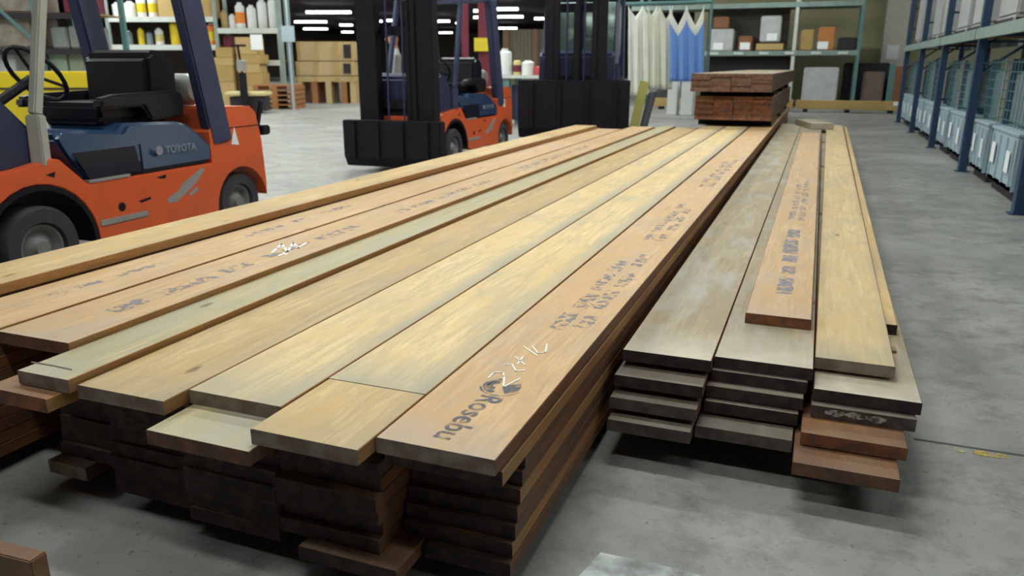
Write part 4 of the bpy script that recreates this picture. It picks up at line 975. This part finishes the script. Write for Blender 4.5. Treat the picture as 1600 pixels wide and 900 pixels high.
def rbox(nm, mat, x0, x1, ytop, zsh, lab, t=0.5, dy=0.1, cat='box', ybot=None):
    xa, ya = rk(x0, dy); xb, yb_ = rk(x1, dy); q = at_d(x0, ytop, DR+dy); wd = math.hypot(xb-xa, yb_-ya)-0.02
    if ybot is not None: zsh = at_d(x0, ybot, DR+dy).z
    b = MB(); b.box((0, t/2, (q.z-zsh)/2), (wd, t, q.z-zsh)); o = b.build(nm, mat, None, ((xa+xb)/2, (ya+yb_)/2, zsh+0.001), YAW, bevel=0.01); tag(o, lab, cat); return o
rbox('carton', CARTON, 248, 275, -6, z_up, 'tan carton on the upper shelf behind the rear pillar')
rbox('carton', CARTON2, 276, 306, -6, z_up, 'ochre carton on the upper shelf beside the rear pillar')
rbox('carton', CARTON2, 314, 336, -4, z_up, 'pale ochre carton right of the rear pillar on the upper shelf')
canister('orange_pail', *rk(325, 0.3), z_lo+0.001, 0.17, 0.62, (ORPLAS, YELLOW, WHITE), 'orange and yellow pail right of the rear pillar', None)
# cartons stacked below the right-hand shelf: built on one another from the floor
stackL = [(338, 375, 152, 128), (338, 375, 128, 103), (338, 376, 102, 90), (350, 376, 89, 74)]
stackR = [(381, 420, 152, 134), (381, 419, 134, 114), (381, 416, 114, 100), (381, 420, 99, 85), (381, 414, 84, 58)]
for nm_, stk in (('left', stackL), ('right', stackR)):
    zc_ = 0.0
    for i, (x0, x1, yb, yt) in enumerate(stk):
        zt_ = at_d(x0, yt, DR-0.9).z
        if i == 0: zc_ = 0.0
        o = rbox('carton', (CARTON, CARTON2)[i % 2], x0, x1, yt, zc_, 'tan carton, %s from the floor in the %s stack in front of the shelf rack' % (('first', 'second', 'third', 'fourth', 'fifth')[i], nm_), t=0.7, dy=-0.9)
        zc_ = zt_+0.002
q = at_d(401, 66, DR-0.92); b = MB(); b.box((0, 0, 0), (0.34, 0.012, 0.42)); tag(b.build('paper_sheet', LABELW, None, (q.x, q.y, q.z), YAW), 'white sheet on the top carton under the shelf', 'paper')
b = MB(); q = at_d(450, 53, 21.3); b.box((0, 0, 0), (0.34, 0.02, 0.4)); 
b.tube([(0, 0.03, -q.z), (0, 0.03, 2.2)], 0.03, 6)
tag(b.build('bay_sign', [paint('pale_blue_sign', (0.36, 0.45, 0.52), 0.5)], None, tuple(q), YAW), 'pale blue sign on a post right of the shelf rack', 'sign')
# maroon box, dark hanging stuff
rbox('carton', MAROON, 343, 358, 56, z_lo2, 'dark red box under the right-hand shelf', dy=0.2)
# lift table / pallet jack
DJ = 20.0
q = at_d(385, 162, DJ)
e = empty('pallet_truck', (q.x, q.y, 0), YAW, 'hand pallet truck with cream deck boards standing left of the open floor', 'pallet truck')
def jx(px): return (px-385)*DJ*1.02/F_PX
ztj = at_d(385, 145, DJ).z
for x0, x1 in ((353, 383), (387, 415)):
    b = MB(); b.box(((jx(x0)+jx(x1))/2, 0.3, ztj-0.03), (jx(x1)-jx(x0), 0.6, 0.10)); b.build('deck_board', paint('cream_board', (0.72, 0.62, 0.32), 0.6), e, bevel=0.03)
b = MB(); b.box((0, 0.3, (ztj-0.1)/2+0.03), (0.9, 0.4, ztj-0.16)); b.build('base', DARKSTUFF, e)
b = MB(); b.tube([(0, -0.1, 0.1), (0, -0.1, 1.0)], 0.1, 8); b.tube([(0, -0.1, 1.0), (-0.05, -0.1, 1.65)], 0.03, 6); b.tube([(-0.2, -0.1, 1.65), (0.15, -0.1, 1.65)], 0.03, 6); b.build('tiller', BLACK, e)
b = MB(); b.tube([(0, -0.12, 1.05), (0.02, -0.14, 1.3)], 0.12, 10); b.build('pump_head', SCUFF, e, smooth=True)
for s in (-0.3, 0.3):
    b = MB(); b.lathe([(0.001, -0.04), (0.08, -0.04), (0.08, 0.04), (0.001, 0.04)], (s, 0.1, 0.08), 'x', 12); b.build('wheel', BLACK, e)
# dark boots-shaped bollard near forklift rear: tow hitch
b = MB(); b.box((0.44, 1.99, 0.82), (0.05, 0.05, 0.22), Matrix.Rotation(-0.35, 3, 'X')); b.box((0.44, 2.03, 0.71), (0.09, 0.10, 0.07)); b.build('rear_grip', BLACK, F1, bevel=0.01)

# --- yellow bin behind the first forklift
a = at_d(-12, 190, 8.4); c = at_d(151, 112, 8.4)
e = empty('yellow_bin', ((a.x+c.x)/2, (a.y+c.y)/2, 0), YAW, 'bright yellow steel bin behind the first forklift steering wheel', 'bin')
wd = math.hypot(c.x-a.x, c.y-a.y); h = c.z
b = MB(); b.prism([(0.08, 0.08), (0, h*0.82), (0, h), (0.7, h), (0.7, h*0.82), (0.62, 0.08)], -wd/2, wd/2); yb_ = b.build('body', YELLOW, e, bevel=0.02)
b = MB(); b.box((0, 0.35, h*0.845), (wd+0.02, 0.72, 0.02)); b.build('groove', DARKSTUFF, e)
for s in (-0.4, 0.4):
    b = MB(); b.lathe([(0.001, -0.04), (0.06, -0.04), (0.06, 0.04), (0.001, 0.04)], (s*wd, 0.35, 0.06), 'x', 12); b.build('caster', BLACK, e)
q = at_d(140, 100, 9.6)
canister('jug', q.x, q.y, 0.0, 0.09, at_d(140, 92, 9.6).z, (BLUEJUG, BLUEJUG), 'tall deep blue plastic drum behind the yellow bin', None, 'drum')
# --- near left rack with wrapped goods
DL = 11.5
a = at_d(-30, 75, DL); c = at_d(150, 75, DL); Wl = math.hypot(c.x-a.x, c.y-a.y)
e = empty('storage_rack', (a.x, a.y, 0), YAW, 'dark rack of wrapped goods at the top left, behind the yellow bin', 'rack')
z1_ = at_d(100, 76, DL).z; z0_ = at_d(100, 41, DL).z
for s in (0, 0.52, 1.0):
    for dy in (0, 0.9):
        b = MB(); b.box((Wl*s, dy, 1.6), (0.07, 0.07, 3.2)); b.build('upright', TEAL, e)
for z in (0.45, z1_, at_d(100, 20, DL).z):
    b = MB(); b.box((Wl/2, 0, z-0.04), (Wl, 0.05, 0.08)); b.build('beam', DARKSTUFF, e)
    b = MB(); b.box((Wl/2, 0.45, z-0.01), (Wl, 0.86, 0.02)); b.build('deck', PALLETW, e)
b = MB(); b.bar((0.1, -0.04, 2.2), (Wl*0.5, -0.04, z1_+0.1), 0.03, 0.04); b.build('brace', TEAL, e)
GG = paint('grey_green_goods', (0.24, 0.28, 0.26), 0.6, dirt=0.5); BG = paint('taupe_wrapped_goods', (0.30, 0.25, 0.21), 0.4, dirt=0.6, dirtcol=(0.5, 0.5, 0.48), scale=7)
pbox('wrapped_load', BG, -25, 22, 55, 73, DL+0.1, 0.7, 'taupe wrapped load at the top left corner, on the dark rack', 'wrapped load', z0=z1_+0.001, z1=at_d(0, 24, DL).z, bevel=0.03)
pbox('wrapped_load', GG, 82, 42, 108, 73, DL+0.1, 0.7, 'grey-green box on the dark rack right of the pale pole', 'box', z0=z1_+0.001, bevel=0.02)
pbox('wrapped_load', GG, 110, 40, 136, 73, DL+0.1, 0.7, 'grey-green box on the dark rack next to the far pillar', 'box', z0=z1_+0.001, bevel=0.02)
pbox('carton', paint('mint_carton', (0.34, 0.42, 0.33), 0.7), 76, 82, 104, 92, DL+0.1, 0.7, 'pale mint carton on the lower shelf of the dark rack', 'box', z0=0.451, bevel=0.01)
pbox('carton', paint('sage_carton', (0.30, 0.34, 0.24), 0.7), 107, 82, 130, 94, DL+0.1, 0.7, 'sage carton on the lower shelf of the dark rack', 'box', z0=0.451, bevel=0.01)
pbox('carton', WRAP, -20, 85, 26, 110, DL+0.1, 0.7, 'pale bluish load on the lower shelf at the left edge', 'box', z0=0.451, bevel=0.01)
ztp = at_d(100, 20, DL).z
pbox('wrapped_load', BG, -25, -30, 52, 20, DL+0.1, 0.7, 'taupe wrapped load on the topmost shelf at the left edge', 'wrapped load', z0=ztp+0.001, bevel=0.03)
pbox('crate', MAROON, 100, -30, 128, 20, DL+0.1, 0.7, 'dark maroon crate on the topmost shelf right of the pale pole', 'crate', z0=ztp+0.001, bevel=0.02)

# ------------------------------------------------------------------ person behind the mast
def person(loc, rotz):
    SKIN = paint('skin', (0.62, 0.28, 0.16), 0.6, dirt=0.1); SHIRT = paint('pale_shirt', (0.5, 0.52, 0.52), 0.8); TROU = paint('dark_trousers', (0.03, 0.035, 0.05), 0.85); CAP = paint('black_cap', (0.015, 0.013, 0.015), 0.8)
    R = empty('person', loc, rotz, 'person in a pale shirt and dark cap standing behind the black mast', 'person')
    J = {'pelvis': (0, 0, 0.84, .13, .10), 'waist': (0, 0, 1.0, .12, .09), 'chest': (0, 0.0, 1.22, .145, .105), 'neckb': (0, 0.0, 1.38, .06, .055), 'neck': (0, 0.01, 1.44, .048, .048), 'head': (0, 0.02, 1.53, .075, .09), 'crown': (0, 0.015, 1.60, .07, .08)}
    E = [('pelvis', 'waist'), ('waist', 'chest'), ('chest', 'neckb'), ('neckb', 'neck'), ('neck', 'head'), ('head', 'crown')]
    for s, n in ((-1, 'l'), (1, 'r')):
        J['hip'+n] = (s*.09, 0, .80, .085, .085); J['knee'+n] = (s*.10, .02, .44, .058, .058); J['ankle'+n] = (s*.105, -.01, .08, .04, .042); J['toe'+n] = (s*.12, .13, .035, .035, .03)
        J['sho'+n] = (s*.18, 0, 1.33, .055, .055); J['elb'+n] = (s*.23, .0, 1.06, .042, .042); J['wri'+n] = (s*.22, .10, .86, .028, .028); J['palm'+n] = (s*.215, .13, .79, .03, .016)
        E += [('pelvis', 'hip'+n), ('hip'+n, 'knee'+n), ('knee'+n, 'ankle'+n), ('ankle'+n, 'toe'+n), ('chest', 'sho'+n), ('sho'+n, 'elb'+n), ('elb'+n, 'wri'+n), ('wri'+n, 'palm'+n)]
        for k in range(4):
            J['f%d%s' % (k, n)] = (s*.215, .105+.018*k, .735+.004*abs(k-1.5), .008, .008); J['g%d%s' % (k, n)] = (s*.205, .115+.018*k, .70+.005*abs(k-1.5), .007, .007)
            E += [('palm'+n, 'f%d%s' % (k, n)), ('f%d%s' % (k, n), 'g%d%s' % (k, n))]
        J['t'+n] = (s*.20, .165, .775, .010, .010); E.append(('palm'+n, 't'+n))
    names = list(J); me = bpy.data.meshes.new('body'); me.from_pydata([J[k][:3] for k in names], [(names.index(a_), names.index(b_)) for a_, b_ in E], [])
    tmp = bpy.data.objects.new('body', me); COL.objects.link(tmp)
    sk = tmp.modifiers.new('skin', 'SKIN'); sk.use_smooth_shade = True
    for i, k in enumerate(names): me.skin_vertices[0].data[i].radius = J[k][3:]; me.skin_vertices[0].data[i].use_root = (k == 'pelvis')
    tmp.modifiers.new('sub', 'SUBSURF').levels = 1
    dg = bpy.context.evaluated_depsgraph_get(); m2 = bpy.data.meshes.new_from_object(tmp.evaluated_get(dg)); bpy.data.objects.remove(tmp)
    for m_ in (SKIN, SHIRT, TROU, BLACK): m2.materials.append(m_)
    for p_ in m2.polygons:
        z = p_.center.z; x = abs(p_.center.x); p_.use_smooth = True
        p_.material_index = 3 if z < 0.09 else 0 if z > 1.41 or (x > .17 and z < 1.0 and z > 0.65) else 2 if z < 0.92 else 1
    bo = bpy.data.objects.new('body', m2); COL.objects.link(bo); bo.parent = R
    def ell(nm, c_, r_, m_):
        bm = bmesh.new(); bmesh.ops.create_uvsphere(bm, u_segments=12, v_segments=8, radius=1); bmesh.ops.scale(bm, vec=r_, verts=bm.verts); bmesh.ops.translate(bm, vec=c_, verts=bm.verts)
        q_ = bpy.data.meshes.new(nm); bm.to_mesh(q_); bm.free(); q_.materials.append(m_)
        for p_ in q_.polygons: p_.use_smooth = True
        o_ = bpy.data.objects.new(nm, q_); COL.objects.link(o_); o_.parent = R
    ell('nose', (0, .115, 1.525), (.014, .02, .024), SKIN)
    for s in (-1, 1): ell('ear', (s*.078, .01, 1.53), (.012, .02, .03), SKIN); ell('eye', (s*.03, .098, 1.545), (.012, .008, .008), BLACK)
    ell('mouth', (0, .098, 1.485), (.025, .006, .006), RED)
    b_ = MB(); b_.lathe([(0.095, 0), (0.10, 0.02), (0.085, 0.07), (0.04, 0.095), (0.001, 0.10)], (0, 0.005, 1.58), 'z', 16); b_.box((0, 0.12, 1.588), (0.12, 0.10, 0.012)); b_.build('cap', CAP, R, smooth=True)
    return R
q = at_d(616, 60, 11.2)
person((q.x, q.y, 0), 1.9)
